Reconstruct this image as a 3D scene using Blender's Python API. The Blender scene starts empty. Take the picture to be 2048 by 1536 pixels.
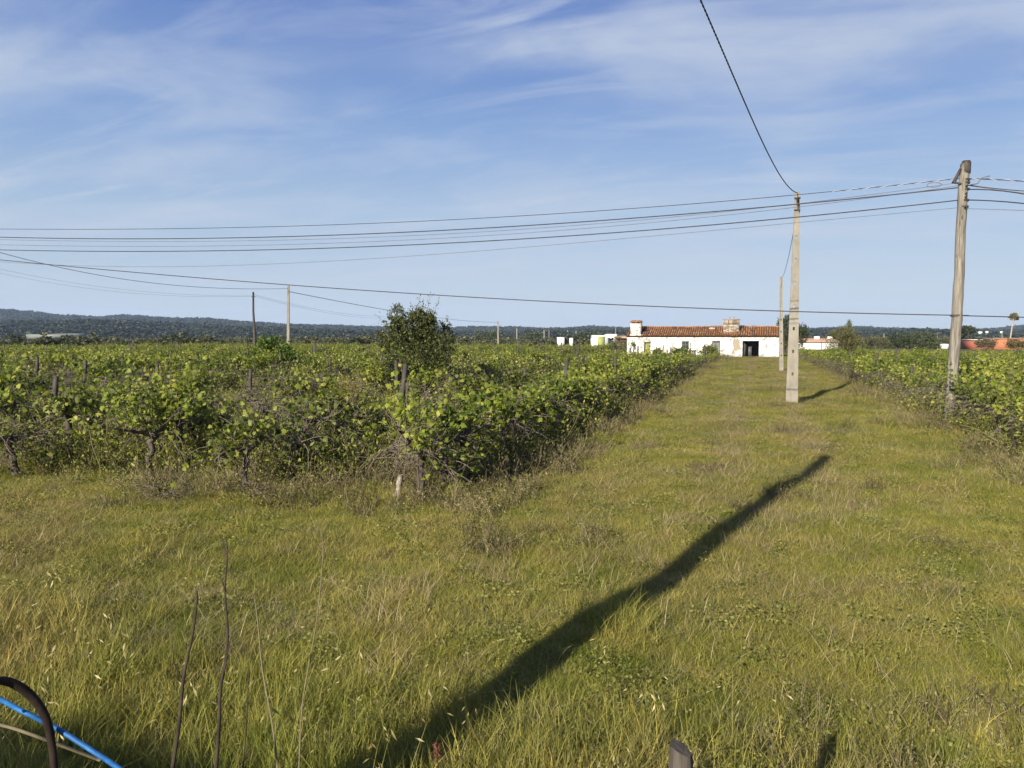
import bpy, math, random
import numpy as np
from mathutils import Matrix, Vector, Euler

SC = bpy.context.scene
COL = SC.collection
rng = np.random.default_rng(11)
random.seed(11)

# ------------------------------------------------------------------ camera
FPX, CAM_H = 1540.0, 2.4
PITCH, YAW = math.atan(98 / FPX), math.radians(18)
cam = bpy.data.cameras.new('camera')
camo = bpy.data.objects.new('camera', cam)
COL.objects.link(camo)
camo.location = (0, 0, CAM_H)
camo.rotation_euler = (math.pi / 2 - PITCH, 0, YAW)
cam.sensor_width = 36
cam.lens = 36 * FPX / 2048
cam.clip_start = 0.05
cam.clip_end = 9000
SC.camera = camo

# ------------------------------------------------------------------ sun, sky, exposure
SUN_EL, SUN_TO = math.radians(24), math.radians(14.2)      # shadows fall 14 degrees right of the vine rows
sun = bpy.data.lights.new('sun', 'SUN')
sun.energy = 5.0
sun.angle = math.radians(0.6)
sun.color = (1.0, 0.90, 0.74)
suno = bpy.data.objects.new('sun', sun)
COL.objects.link(suno)
ldir = Vector((math.sin(SUN_TO) * math.cos(SUN_EL), math.cos(SUN_TO) * math.cos(SUN_EL), -math.sin(SUN_EL)))
suno.rotation_euler = ldir.to_track_quat('-Z', 'Y').to_euler()
suno.location = (0, -30, 40)

vs = SC.view_settings
vs.view_transform = 'Standard'
vs.look = 'None'
vs.gamma = 1.0
vs.use_curve_mapping = False
vs.exposure = 1.2

world = bpy.data.worlds.new('World')
SC.world = world
world.use_nodes = True
wn, wl = world.node_tree.nodes, world.node_tree.links
wn.clear()
def N(nodes, t, **kw):
    n = nodes.new(t)
    for k, v in kw.items():
        setattr(n, k, v)
    return n
def math_n(nodes, links, op, a, b=None, clamp=False):
    n = nodes.new('ShaderNodeMath'); n.operation = op; n.use_clamp = clamp
    for i, v in enumerate((a, b)):
        if v is None: continue
        if isinstance(v, (int, float)): n.inputs[i].default_value = v
        else: links.new(v, n.inputs[i])
    return n.outputs[0]
def mix_n(nodes, links, fac, a, b, blend='MIX'):
    n = nodes.new('ShaderNodeMix'); n.data_type = 'RGBA'; n.blend_type = blend
    for s, v in ((n.inputs['Factor'], fac), (n.inputs[6], a), (n.inputs[7], b)):
        if isinstance(v, (int, float)): s.default_value = v
        elif isinstance(v, tuple): s.default_value = (*v[:3], 1)
        else: links.new(v, s)
    return n.outputs[2]
def ramp_n(nodes, links, fac, stops, interp='LINEAR'):
    n = nodes.new('ShaderNodeValToRGB'); r = n.color_ramp; r.interpolation = interp
    while len(r.elements) < len(stops): r.elements.new(0.5)
    for e, (p, c) in zip(r.elements, stops):
        e.position = p
        e.color = (c, c, c, 1) if isinstance(c, (int, float)) else (*c, 1)
    links.new(fac, n.inputs[0])
    return n.outputs[0]
sky = N(wn, 'ShaderNodeTexSky', sky_type='NISHITA', sun_disc=False)
sky.sun_elevation = SUN_EL
sky.sun_rotation = math.radians(194.2)
sky.altitude = 100
sky.air_density, sky.dust_density, sky.ozone_density = 1.0, 0.6, 1.0
SKY_STRENGTH = 0.05
SKY_TINT = (1.0, 0.93, 1.0)
tc = N(wn, 'ShaderNodeTexCoord')
sep = N(wn, 'ShaderNodeSeparateXYZ')
wl.new(tc.outputs['Generated'], sep.inputs[0])
zc = math_n(wn, wl, 'MAXIMUM', sep.outputs[2], 0.0)
den = math_n(wn, wl, 'ADD', zc, 0.16)
cmb = N(wn, 'ShaderNodeCombineXYZ')
wl.new(math_n(wn, wl, 'DIVIDE', sep.outputs[0], den), cmb.inputs[0])
wl.new(math_n(wn, wl, 'DIVIDE', sep.outputs[1], den), cmb.inputs[1])
def cloud_noise(rot, scl, nscale, detail, rough, dist, loc):
    mp = N(wn, 'ShaderNodeMapping')
    mp.inputs['Rotation'].default_value = (0, 0, rot)
    mp.inputs['Scale'].default_value = (*scl, 1)
    mp.inputs['Location'].default_value = (*loc, 0)
    wl.new(cmb.outputs[0], mp.inputs[0])
    no = N(wn, 'ShaderNodeTexNoise')
    no.inputs['Scale'].default_value = nscale
    no.inputs['Detail'].default_value = detail
    no.inputs['Roughness'].default_value = rough
    no.inputs['Distortion'].default_value = dist
    wl.new(mp.outputs[0], no.inputs['Vector'])
    return no.outputs['Fac']
c1 = cloud_noise(math.radians(28), (0.55, 1.5), 1.1, 8, 0.52, 0.7, (3.1, 1.7))
c2 = cloud_noise(math.radians(-20), (0.8, 1.2), 0.75, 4, 0.5, 0.4, (7.3, 2.2))
c3 = cloud_noise(math.radians(40), (0.5, 2.6), 2.2, 9, 0.6, 1.0, (1.0, 5.0))
m1 = ramp_n(wn, wl, c1, [(0.38, 0.0), (0.66, 1.0)], 'EASE')
m2 = ramp_n(wn, wl, c2, [(0.34, 0.25), (0.60, 1.0)], 'EASE')
m3 = ramp_n(wn, wl, c3, [(0.44, 0.0), (0.72, 1.0)], 'EASE')
ms = math_n(wn, wl, 'MAXIMUM', m1, m3)
c4 = cloud_noise(math.radians(12), (0.9, 1.5), 1.7, 6, 0.55, 0.5, (11.0, 4.0))
m4 = ramp_n(wn, wl, c4, [(0.42, 0.0), (0.68, 0.38)], 'EASE')
cm = math_n(wn, wl, 'ADD', math_n(wn, wl, 'MULTIPLY', math_n(wn, wl, 'MULTIPLY', ms, m2), 0.62), m4, True)
tint = mix_n(wn, wl, 1.0, sky.outputs[0], SKY_TINT, 'MULTIPLY')
air = ramp_n(wn, wl, zc, [(0.0, (.50, .605, .715)), (0.06, (.495, .605, .725)), (0.15, (.40, .54, .72)), (0.24, (.255, .405, .69)), (0.40, (.085, .19, .545)), (1.0, (.09, .17, .44))])   # pale low air, deeper blue overhead
air = mix_n(wn, wl, 1.0, air, (8.5, 8.6, 8.8), 'MULTIPLY')
base = mix_n(wn, wl, 0.85, tint, air)
skyc = mix_n(wn, wl, cm, base, (4.7, 5.4, 6.6))
bg = N(wn, 'ShaderNodeBackground')
bg.inputs[1].default_value = SKY_STRENGTH
wl.new(skyc, bg.inputs[0])
wo = N(wn, 'ShaderNodeOutputWorld')
wl.new(bg.outputs[0], wo.inputs[0])

# ------------------------------------------------------------------ measuring helpers
CP, SP = math.cos(PITCH), math.sin(PITCH)
FWD = np.array([-math.sin(YAW), math.cos(YAW), 0.0])
RGT = np.array([math.cos(YAW), math.sin(YAW), 0.0])
def ray(px, py):
    x, y = (px - 1024) / FPX, (768 - py) / FPX
    return (CP + y * SP) * FWD + x * RGT + np.array([0, 0, -SP + y * CP])
def on_y(px, py, Y):                      # the point a sight line reaches at distance Y along the rows
    r = ray(px, py); return r * (Y / r[1]) + [0, 0, CAM_H]
def on_d(px, py, D):                      # ... at depth D in front of the camera
    r = ray(px, py); return r * (D / (r @ FWD)) + [0, 0, CAM_H]
def on_g(px, py, z=0.0):
    r = ray(px, py); return r * ((z - CAM_H) / r[2]) + [0, 0, CAM_H]

# ------------------------------------------------------------------ ground heights
def smooth(e0, e1, x):
    t = np.clip((x - e0) / (e1 - e0), 0, 1); return t * t * (3 - 2 * t)
def gz(x, y):
    x, y = np.asarray(x, float), np.asarray(y, float)
    bank = 0.82 * (1 - smooth(1.2, 3.3, y + 0.12 * np.sin(x * 1.7)))
    bump = 0.03 * np.sin(x * 1.3 + 0.7 * y) + 0.025 * np.sin(2.1 * y - x * 0.8) + 0.02 * np.sin(3.7 * x + 1.1 * y)
    r = np.hypot(x, y)
    fall = -5.0 * smooth(125, 420, r)
    return bank + bump * (1 - smooth(60, 120, r)) + fall

# ------------------------------------------------------------------ mesh helpers
class MB:
    """collects polygons; build() links them as one mesh object"""
    def __init__(s): s.v, s.f, s.m, s.n = [], [], [], 0
    def add(s, verts, faces, mi=0):
        verts = np.asarray(verts, float).reshape(-1, 3)
        fa = np.asarray(faces, int) + s.n
        s.v.append(verts); s.f.append(fa); s.m.append(np.full(len(fa), mi, np.int32)); s.n += len(verts)
        return s
    def box(s, c, d, rot=None, mi=0):
        x, y, z = np.array(d) / 2
        v = np.array([[-x,-y,-z],[x,-y,-z],[x,y,-z],[-x,y,-z],[-x,-y,z],[x,-y,z],[x,y,z],[-x,y,z]])
        if rot is not None: v = v @ np.array(Euler(rot).to_matrix()).T
        return s.add(v + np.array(c), [[3,2,1,0],[4,5,6,7],[0,1,5,4],[1,2,6,5],[2,3,7,6],[3,0,4,7]], mi)
    def tube(s, pts, rad, k=6, mi=0, cap=True):
        p = np.asarray(pts, float); n = len(p)
        r = np.broadcast_to(np.asarray(rad, float), (n,))
        t = np.gradient(p, axis=0); t /= np.linalg.norm(t, axis=1)[:, None] + 1e-9
        ref = np.array([0, 0, 1.0]) if abs(t[0][2]) < 0.9 else np.array([1.0, 0, 0])
        u = np.cross(t, ref); u /= np.linalg.norm(u, axis=1)[:, None] + 1e-9
        w = np.cross(t, u)
        a = np.arange(k) * 2 * math.pi / k
        v = (p[:, None] + r[:, None, None] * (np.cos(a)[None, :, None] * u[:, None] + np.sin(a)[None, :, None] * w[:, None])).reshape(-1, 3)
        i, j = np.meshgrid(np.arange(n - 1), np.arange(k), indexing='ij')
        j2 = (j + 1) % k
        q = np.stack([i * k + j, i * k + j2, (i + 1) * k + j2, (i + 1) * k + j], -1).reshape(-1, 4)
        s.add(v, q, mi)
        if cap:
            for e in (0, n - 1):
                c = len(p) and p[e]
                b = s.n
                s.v.append(c[None]); s.n += 1
                ring = b - n * k + (0 if e == 0 else (n - 1) * k) if e == 0 else b - n * k - 1 + (n - 1) * k
                tri = np.array([[b, ring + (jj + 1) % k, ring + jj] if e else [b, ring + jj, ring + (jj + 1) % k] for jj in range(k)])
                s.f.append(tri); s.m.append(np.full(k, mi, np.int32))
        return s
    def mesh(s, name, mats, smooth_=False):
        me = bpy.data.meshes.new(name)
        V = np.concatenate(s.v) if s.v else np.zeros((0, 3))
        me.vertices.add(len(V)); me.vertices.foreach_set('co', V.astype(np.float32).ravel())
        lt = np.concatenate([np.full(len(f), f.shape[1], np.int32) for f in s.f])
        li = np.concatenate([f.ravel() for f in s.f]).astype(np.int32)
        me.loops.add(len(li)); me.loops.foreach_set('vertex_index', li)
        me.polygons.add(len(lt))
        ls = np.concatenate([[0], np.cumsum(lt)[:-1]]).astype(np.int32)
        me.polygons.foreach_set('loop_start', ls)
        me.polygons.foreach_set('loop_total', lt)
        me.polygons.foreach_set('material_index', np.concatenate(s.m))
        if smooth_: me.polygons.foreach_set('use_smooth', np.ones(len(lt), bool))
        for m in (mats if isinstance(mats, (list, tuple)) else [mats]): me.materials.append(m)
        me.update(calc_edges=True); me.validate()
        return me
    def build(s, name, mats, parent=None, smooth_=False, link=True):
        o = bpy.data.objects.new(name, s.mesh(name, mats, smooth_))
        if link: COL.objects.link(o)
        if parent is not None: o.parent = parent
        return o
def tag(o, label=None, cat=None, group=None, kind=None):
    if label: o['label'] = label
    if cat: o['category'] = cat
    if group: o['group'] = group
    if kind: o['kind'] = kind
    return o
def empty(name, loc, rz=0.0):
    o = bpy.data.objects.new(name, None); COL.objects.link(o)
    o.location = loc; o.rotation_euler = (0, 0, rz); o.empty_display_size = 0.2
    return o
def new_obj(name, me, parent=None):
    o = bpy.data.objects.new(name, me); COL.objects.link(o)
    if parent is not None: o.parent = parent
    return o
ORD = ['', 'first', 'second', 'third', 'fourth', 'fifth', 'sixth', 'seventh', 'eighth', 'ninth', 'tenth', 'eleventh', 'twelfth',
       'thirteenth', 'fourteenth', 'fifteenth', 'sixteenth', 'seventeenth', 'eighteenth', 'nineteenth', 'twentieth']
def ordw(n):
    if n < len(ORD): return ORD[n]
    tens = {2: 'twenty', 3: 'thirty', 4: 'forty', 5: 'fifty'}[n // 10]
    return tens[:-1] + 'ieth' if n % 10 == 0 else tens + '-' + ORD[n % 10]

# ------------------------------------------------------------------ materials
def mat(name):
    m = bpy.data.materials.new(name); m.use_nodes = True
    m.node_tree.nodes.clear()
    return m, m.node_tree.nodes, m.node_tree.links
def out(nd, lk, sh):
    o = nd.new('ShaderNodeOutputMaterial'); lk.new(sh, o.inputs[0])
def noise(nd, lk, scale, detail=4, rough=0.55, vec=None, dist=0.0, sc3=None):
    n = nd.new('ShaderNodeTexNoise')
    n.inputs['Scale'].default_value = scale; n.inputs['Detail'].default_value = detail
    n.inputs['Roughness'].default_value = rough; n.inputs['Distortion'].default_value = dist
    if vec is None:
        g = nd.new('ShaderNodeNewGeometry'); vec = g.outputs['Position']
    if sc3:
        mp = nd.new('ShaderNodeMapping'); mp.inputs['Scale'].default_value = sc3; lk.new(vec, mp.inputs[0]); vec = mp.outputs[0]
    lk.new(vec, n.inputs['Vector'])
    return n.outputs['Fac']
def objco(nd):
    t = nd.new('ShaderNodeTexCoord'); return t.outputs['Object']
def island(nd):
    return nd.new('ShaderNodeNewGeometry').outputs['Random Per Island']
def oinfo(nd):
    return nd.new('ShaderNodeObjectInfo').outputs['Random']
def bsdf(nd, lk, col, rough=0.8, spec=0.25, bump=None, bstr=0.3, bdist=0.02, metal=0.0):
    p = nd.new('ShaderNodeBsdfPrincipled')
    if isinstance(col, tuple): p.inputs['Base Color'].default_value = (*col, 1)
    else: lk.new(col, p.inputs['Base Color'])
    p.inputs['Roughness'].default_value = rough
    p.inputs['Specular IOR Level'].default_value = spec
    p.inputs['Metallic'].default_value = metal
    if bump is not None:
        b = nd.new('ShaderNodeBump'); b.inputs['Strength'].default_value = bstr; b.inputs['Distance'].default_value = bdist
        lk.new(bump, b.inputs['Height']); lk.new(b.outputs[0], p.inputs['Normal'])
    return p.outputs[0]
def simple(name, stops, scale=6, rough=0.85, bump=0.3, bdist=0.01, sc3=None, spec=0.2, dist=0.0, metal=0.0):
    m, nd, lk = mat(name)
    f = noise(nd, lk, scale, 6, 0.6, objco(nd), dist, sc3)
    c = ramp_n(nd, lk, f, stops)
    out(nd, lk, bsdf(nd, lk, c, rough, spec, f, bump, bdist, metal))
    return m
def leafmat(name, stops, trans=0.35, patch=None, rough=0.55, spec=0.25, tcol=(1.15, 1.2, 0.5), perobj=0.5):
    """colour by leaf (random per island) and by plant (object random)"""
    m, nd, lk = mat(name)
    f = island(nd)
    o = math_n(nd, lk, 'MULTIPLY', math_n(nd, lk, 'SUBTRACT', oinfo(nd), 0.5), perobj)
    f2 = math_n(nd, lk, 'ADD', f, o, True)
    c = ramp_n(nd, lk, f2, stops)
    if patch:
        n = noise(nd, lk, patch[0], 3)
        c = mix_n(nd, lk, ramp_n(nd, lk, n, [(0.4, 0.0), (0.65, 1.0)]), c, patch[1])
    p = bsdf(nd, lk, c, rough, spec)
    t = nd.new('ShaderNodeBsdfTranslucent')
    lk.new(mix_n(nd, lk, 1.0, c, tcol, 'MULTIPLY'), t.inputs[0])
    mx = nd.new('ShaderNodeMixShader'); mx.inputs[0].default_value = trans
    lk.new(p, mx.inputs[1]); lk.new(t.outputs[0], mx.inputs[2])
    out(nd, lk, mx.outputs[0])
    return m

M = {}
def ground_mat():
    m, nd, lk = mat('field_soil_and_turf')
    big = noise(nd, lk, 0.11, 5, 0.6); mid = noise(nd, lk, 0.8, 6, 0.6); fine = noise(nd, lk, 14, 6, 0.7)
    c = ramp_n(nd, lk, fine, [(0.3, (0.05, 0.05, 0.018)), (0.55, (0.13, 0.12, 0.042)), (0.8, (0.20, 0.17, 0.08))])
    c2 = ramp_n(nd, lk, mid, [(0.35, (0.09, 0.10, 0.03)), (0.6, (0.16, 0.15, 0.05)), (0.75, (0.18, 0.14, 0.08))])
    c = mix_n(nd, lk, 0.5, c, c2)
    far = ramp_n(nd, lk, noise(nd, lk, 0.012, 4, 0.6), [(0.35, (0.045, 0.06, 0.022)), (0.5, (0.085, 0.09, 0.035)), (0.62, (0.06, 0.075, 0.025)), (0.72, (0.19, 0.15, 0.08))])
    g = nd.new('ShaderNodeNewGeometry')
    ln = nd.new('ShaderNodeVectorMath'); ln.operation = 'LENGTH'; lk.new(g.outputs['Position'], ln.inputs[0])
    ff = ramp_n(nd, lk, math_n(nd, lk, 'DIVIDE', ln.outputs['Value'], 300.0), [(0.30, 0.0), (0.5, 1.0)])
    c = mix_n(nd, lk, ff, c, far)
    out(nd, lk, bsdf(nd, lk, c, 0.95, 0.1, fine, 0.6, 0.04))
    return m
def grass_mat(name, a, b, c_, d, trans=0.3):
    m, nd, lk = mat(name)
    n1 = noise(nd, lk, 0.42, 5, 0.62); n2 = noise(nd, lk, 0.16, 4, 0.6, dist=0.8); n3 = noise(nd, lk, 1.7, 4, 0.6)
    c = ramp_n(nd, lk, n1, [(0.36, a), (0.52, b), (0.68, c_)])
    c = mix_n(nd, lk, ramp_n(nd, lk, n2, [(0.50, 0.0), (0.64, 0.75)]), c, d)
    c = mix_n(nd, lk, ramp_n(nd, lk, n3, [(0.45, 0.0), (0.7, 0.55)]), c, c_)
    f = math_n(nd, lk, 'ADD', math_n(nd, lk, 'MULTIPLY', island(nd), 0.6), math_n(nd, lk, 'MULTIPLY', oinfo(nd), 0.4))
    br = ramp_n(nd, lk, f, [(0.0, (0.50, 0.56, 0.45)), (0.55, (1.0, 1.0, 0.9)), (0.85, (1.5, 1.32, 1.05)), (1.0, (2.3, 1.9, 1.7))])
    c = mix_n(nd, lk, 1.0, c, br, 'MULTIPLY')
    p = bsdf(nd, lk, c, 0.6, 0.2)
    t = nd.new('ShaderNodeBsdfTranslucent'); lk.new(c, t.inputs[0])
    mx = nd.new('ShaderNodeMixShader'); mx.inputs[0].default_value = trans
    lk.new(p, mx.inputs[1]); lk.new(t.outputs[0], mx.inputs[2])
    out(nd, lk, mx.outputs[0])
    return m
M['ground'] = ground_mat()
M['grass'] = grass_mat('meadow_grass', (0.140, 0.163, 0.028), (0.220, 0.219, 0.050), (0.285, 0.245, 0.082), (0.245, 0.202, 0.092))
M['straw'] = leafmat('dead_straw', [(0.0, (0.13, 0.10, 0.055)), (0.6, (0.24, 0.19, 0.10)), (1.0, (0.38, 0.32, 0.19))], 0.2)
M['broadleaf'] = leafmat('broad_leaved_weeds', [(0.0, (0.09, 0.105, 0.022)), (0.6, (0.15, 0.165, 0.038)), (1.0, (0.21, 0.20, 0.055))], 0.3, perobj=0.8)
M['oat'] = leafmat('dry_oat_heads', [(0.0, (0.14, 0.12, 0.045)), (0.6, (0.26, 0.22, 0.10)), (1.0, (0.42, 0.37, 0.20))], 0.3)
M['weed'] = leafmat('dry_weeds', [(0.0, (0.055, 0.045, 0.024)), (0.5, (0.145, 0.125, 0.060)), (1.0, (0.24, 0.21, 0.10))], 0.2, perobj=0.7)
M['vine_leaf'] = leafmat('vine_leaves', [(0.0, (0.044, 0.070, 0.010)), (0.35, (0.112, 0.148, 0.018)), (0.8, (0.210, 0.240, 0.028)), (1.0, (0.30, 0.30, 0.06))], 0.4, perobj=0.6)
M['vine_leaf_low'] = leafmat('old_vine_leaves', [(0.0, (0.042, 0.060, 0.011)), (0.45, (0.115, 0.140, 0.022)), (0.85, (0.21, 0.228, 0.036)), (1.0, (0.29, 0.285, 0.07))], 0.35, perobj=0.6)
M['bark'] = simple('vine_bark', [(0.3, (0.028, 0.022, 0.018)), (0.55, (0.075, 0.062, 0.052)), (0.8, (0.15, 0.13, 0.11))], 22, 0.95, 0.8, 0.02, (1, 1, 0.25))
M['cane'] = simple('grey_canes', [(0.3, (0.055, 0.044, 0.035)), (0.6, (0.15, 0.125, 0.10)), (0.85, (0.26, 0.22, 0.18))], 9, 0.9, 0.3)
M['oak_leaf'] = leafmat('oak_leaves', [(0.0, (0.018, 0.026, 0.008)), (0.5, (0.046, 0.060, 0.016)), (0.85, (0.078, 0.090, 0.026)), (1.0, (0.11, 0.11, 0.045))], 0.2, rough=0.45)
M['green_bush'] = leafmat('bright_bush_leaves', [(0.0, (0.04, 0.07, 0.012)), (0.6, (0.10, 0.15, 0.025)), (1.0, (0.17, 0.21, 0.04))], 0.35)
M['rust_bush'] = leafmat('rusty_bush_leaves', [(0.0, (0.07, 0.05, 0.015)), (0.6, (0.15, 0.11, 0.035)), (1.0, (0.22, 0.18, 0.05))], 0.25)
M['dark_bush'] = leafmat('brown_bush_twigs', [(0.0, (0.018, 0.014, 0.010)), (0.6, (0.052, 0.043, 0.026)), (1.0, (0.10, 0.085, 0.045))], 0.1)
M['dark_tree'] = leafmat('dark_tree_leaves', [(0.0, (0.014, 0.022, 0.010)), (0.6, (0.036, 0.048, 0.018)), (1.0, (0.07, 0.08, 0.03))], 0.2)
M['conifer'] = leafmat('conifer_needles', [(0.0, (0.035, 0.055, 0.02)), (0.6, (0.075, 0.10, 0.04)), (1.0, (0.12, 0.14, 0.06))], 0.2)
M['olive_bush'] = leafmat('olive_bush_leaves', [(0.0, (0.035, 0.04, 0.012)), (0.6, (0.085, 0.085, 0.03)), (1.0, (0.14, 0.125, 0.045))], 0.25)
M['scrub'] = leafmat('scrub_leaves', [(0.0, (0.028, 0.037, 0.015)), (0.5, (0.066, 0.070, 0.030)), (1.0, (0.105, 0.098, 0.046))], 0.2, perobj=1.0)
M['hill_leaf'] = leafmat('hill_tree_leaves', [(0.0, (0.013, 0.020, 0.012)), (0.6, (0.020, 0.028, 0.015)), (1.0, (0.032, 0.038, 0.020))], 0.1, perobj=0.5)
M['trunk'] = simple('tree_bark', [(0.3, (0.035, 0.028, 0.022)), (0.7, (0.11, 0.09, 0.07))], 14, 0.95, 0.6, 0.02, (1, 1, 0.3))
M['palm_trunk'] = simple('palm_bark', [(0.3, (0.20, 0.17, 0.14)), (0.7, (0.36, 0.32, 0.27))], 10, 0.95)
M['vine_post'] = simple('weathered_vineyard_posts', [(0.25, (0.025, 0.02, 0.02)), (0.55, (0.052, 0.045, 0.044)), (0.8, (0.095, 0.083, 0.08))], 9, 0.95, 0.5, 0.01, (1, 1, 0.3))
M['wire'] = simple('black_cable', [(0.3, (0.022, 0.022, 0.028)), (0.7, (0.05, 0.05, 0.058))], 3, 0.6, 0.0)
M['thin_wire'] = simple('grey_wire', [(0.3, (0.07, 0.07, 0.075)), (0.7, (0.13, 0.13, 0.14))], 3, 0.5, 0.0)
M['steel'] = simple('rusty_wire', [(0.3, (0.035, 0.028, 0.022)), (0.7, (0.09, 0.07, 0.055))], 8, 0.7, 0.0)
M['white_spiral'] = simple('white_plastic_spiral', [(0.3, (0.36, 0.34, 0.34)), (0.7, (0.44, 0.41, 0.42))], 8, 0.5, 0.0)
M['iron'] = simple('dark_iron_fittings', [(0.3, (0.02, 0.018, 0.018)), (0.7, (0.06, 0.05, 0.045))], 12, 0.7, 0.2)
def wood_pole_mat():
    m, nd, lk = mat('weathered_pole_wood')
    oc = objco(nd)
    f = noise(nd, lk, 26, 7, 0.65, oc, 0.3, (1, 1, 0.07)); g = noise(nd, lk, 2.0, 4, 0.6, oc, 0.4, (1, 1, 0.5))
    c = ramp_n(nd, lk, f, [(0.28, (0.045, 0.039, 0.033)), (0.5, (0.155, 0.142, 0.122)), (0.75, (0.27, 0.25, 0.22))])
    c = mix_n(nd, lk, ramp_n(nd, lk, g, [(0.5, 0.0), (0.72, 0.7)]), c, (0.16, 0.14, 0.115))
    vo = nd.new('ShaderNodeTexVoronoi'); vo.inputs['Scale'].default_value = 2.2
    mp = nd.new('ShaderNodeMapping'); mp.inputs['Scale'].default_value = (3, 3, 1); lk.new(oc, mp.inputs[0]); lk.new(mp.outputs[0], vo.inputs['Vector'])
    c = mix_n(nd, lk, ramp_n(nd, lk, vo.outputs['Distance'], [(0.10, 0.8), (0.2, 0.0)]), c, (0.06, 0.045, 0.035))
    out(nd, lk, bsdf(nd, lk, c, 0.9, 0.15, f, 0.7, 0.012))
    return m
M['pole_wood'] = wood_pole_mat()
M['old_wood'] = simple('old_grey_wood', [(0.3, (0.025, 0.021, 0.018)), (0.55, (0.065, 0.056, 0.048)), (0.8, (0.115, 0.10, 0.088))], 40, 0.95, 0.8, 0.006, (1, 1, 0.08))
M['concrete'] = simple('pole_concrete', [(0.25, (0.125, 0.116, 0.10)), (0.5, (0.185, 0.172, 0.146)), (0.8, (0.235, 0.222, 0.192))], 5, 0.95, 0.25, 0.01, (1, 1, 0.4))
def whitewash():
    m, nd, lk = mat('old_whitewash')
    oc = objco(nd)
    a = noise(nd, lk, 0.9, 6, 0.65, oc); b = noise(nd, lk, 2.0, 7, 0.72, oc, 0.6); d = noise(nd, lk, 2.4, 5, 0.6, oc, 0.6, (1, 1, 0.35))
    c = mix_n(nd, lk, ramp_n(nd, lk, b, [(0.51, 0.0), (0.62, 0.85)]), (0.62, 0.61, 0.59), (0.10, 0.088, 0.075))
    c = mix_n(nd, lk, math_n(nd, lk, 'MULTIPLY', ramp_n(nd, lk, a, [(0.46, 0.0), (0.58, 1.0)]), ramp_n(nd, lk, d, [(0.46, 0.0), (0.60, 0.8)])), c, (0.15, 0.125, 0.10))
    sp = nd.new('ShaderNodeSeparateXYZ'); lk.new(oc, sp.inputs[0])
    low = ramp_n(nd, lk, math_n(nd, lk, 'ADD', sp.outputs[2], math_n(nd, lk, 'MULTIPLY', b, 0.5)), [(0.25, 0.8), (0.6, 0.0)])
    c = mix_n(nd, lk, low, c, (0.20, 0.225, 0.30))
    out(nd, lk, bsdf(nd, lk, c, 0.95, 0.1, b, 0.5, 0.02))
    return m
M['whitewash'] = whitewash()
M['white'] = simple('plain_white_plaster', [(0.3, (0.52, 0.52, 0.51)), (0.7, (0.62, 0.62, 0.61))], 1.5, 0.9, 0.1)
M['plaster'] = simple('bare_tan_plaster', [(0.3, (0.20, 0.165, 0.12)), (0.7, (0.28, 0.235, 0.175))], 5, 0.95, 0.4)
def tile_mat():
    m, nd, lk = mat('clay_roof_tiles')
    f = island(nd); g = noise(nd, lk, 0.55, 5, 0.65, objco(nd)); h = noise(nd, lk, 7, 5, 0.6, objco(nd))
    c = ramp_n(nd, lk, f, [(0.0, (0.115, 0.055, 0.032)), (0.4, (0.215, 0.098, 0.048)), (0.75, (0.30, 0.150, 0.070)), (1.0, (0.38, 0.26, 0.165))])
    c = mix_n(nd, lk, ramp_n(nd, lk, g, [(0.42, 0.0), (0.62, 0.8)]), c, (0.25, 0.125, 0.045))
    c = mix_n(nd, lk, ramp_n(nd, lk, h, [(0.55, 0.0), (0.75, 0.6)]), c, (0.10, 0.065, 0.045))
    out(nd, lk, bsdf(nd, lk, c, 0.9, 0.15, h, 0.4, 0.01))
    return m
M['tile'] = tile_mat()
M['channel'] = simple('shade_dark_channel_tiles', [(0.3, (0.05, 0.027, 0.017)), (0.7, (0.13, 0.065, 0.035))], 5, 0.95)  # darker brown puts the shade between tile columns into the colour
M['underlay'] = simple('roof_underlay', [(0.3, (0.045, 0.03, 0.02)), (0.7, (0.10, 0.06, 0.04))], 4, 0.95)
M['brick'] = leafmat('chimney_bricks', [(0.0, (0.11, 0.075, 0.055)), (0.5, (0.19, 0.15, 0.115)), (1.0, (0.36, 0.32, 0.27))], 0.0, rough=0.95)
M['mortar'] = simple('lime_mortar', [(0.35, (0.15, 0.12, 0.095)), (0.5, (0.26, 0.225, 0.185)), (0.7, (0.52, 0.50, 0.46))], 3.2, 0.95, 0.5, 0.02)
M['dark'] = simple('near_black', [(0.3, (0.012, 0.012, 0.012)), (0.7, (0.03, 0.028, 0.026))], 4, 0.95)
M['green_paint'] = simple('faded_green_door_paint', [(0.3, (0.14, 0.155, 0.04)), (0.6, (0.23, 0.235, 0.075)), (0.8, (0.18, 0.16, 0.08))], 5, 0.8, 0.2, 0.01, (3, 1, 0.3))
M['grey_door'] = simple('weathered_grey_boards', [(0.3, (0.08, 0.085, 0.08)), (0.6, (0.16, 0.17, 0.145)), (0.8, (0.22, 0.22, 0.19))], 6, 0.9, 0.3, 0.01, (4, 1, 0.3))
M['sheet'] = simple('dull_sheet_metal', [(0.3, (0.045, 0.047, 0.05)), (0.7, (0.085, 0.088, 0.092))], 2.5, 0.6, 0.1)
M['frame_grey'] = simple('grey_lintel', [(0.3, (0.055, 0.055, 0.06)), (0.7, (0.10, 0.10, 0.105))], 6, 0.9)
m_, nd_, lk_ = mat('window_glass'); out(nd_, lk_, bsdf(nd_, lk_, (0.03, 0.04, 0.045), 0.15, 0.5)); M['glass'] = m_
M['stone'] = simple('pale_field_stone', [(0.3, (0.32, 0.28, 0.23)), (0.7, (0.50, 0.46, 0.39))], 8, 0.95, 0.5)
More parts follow.
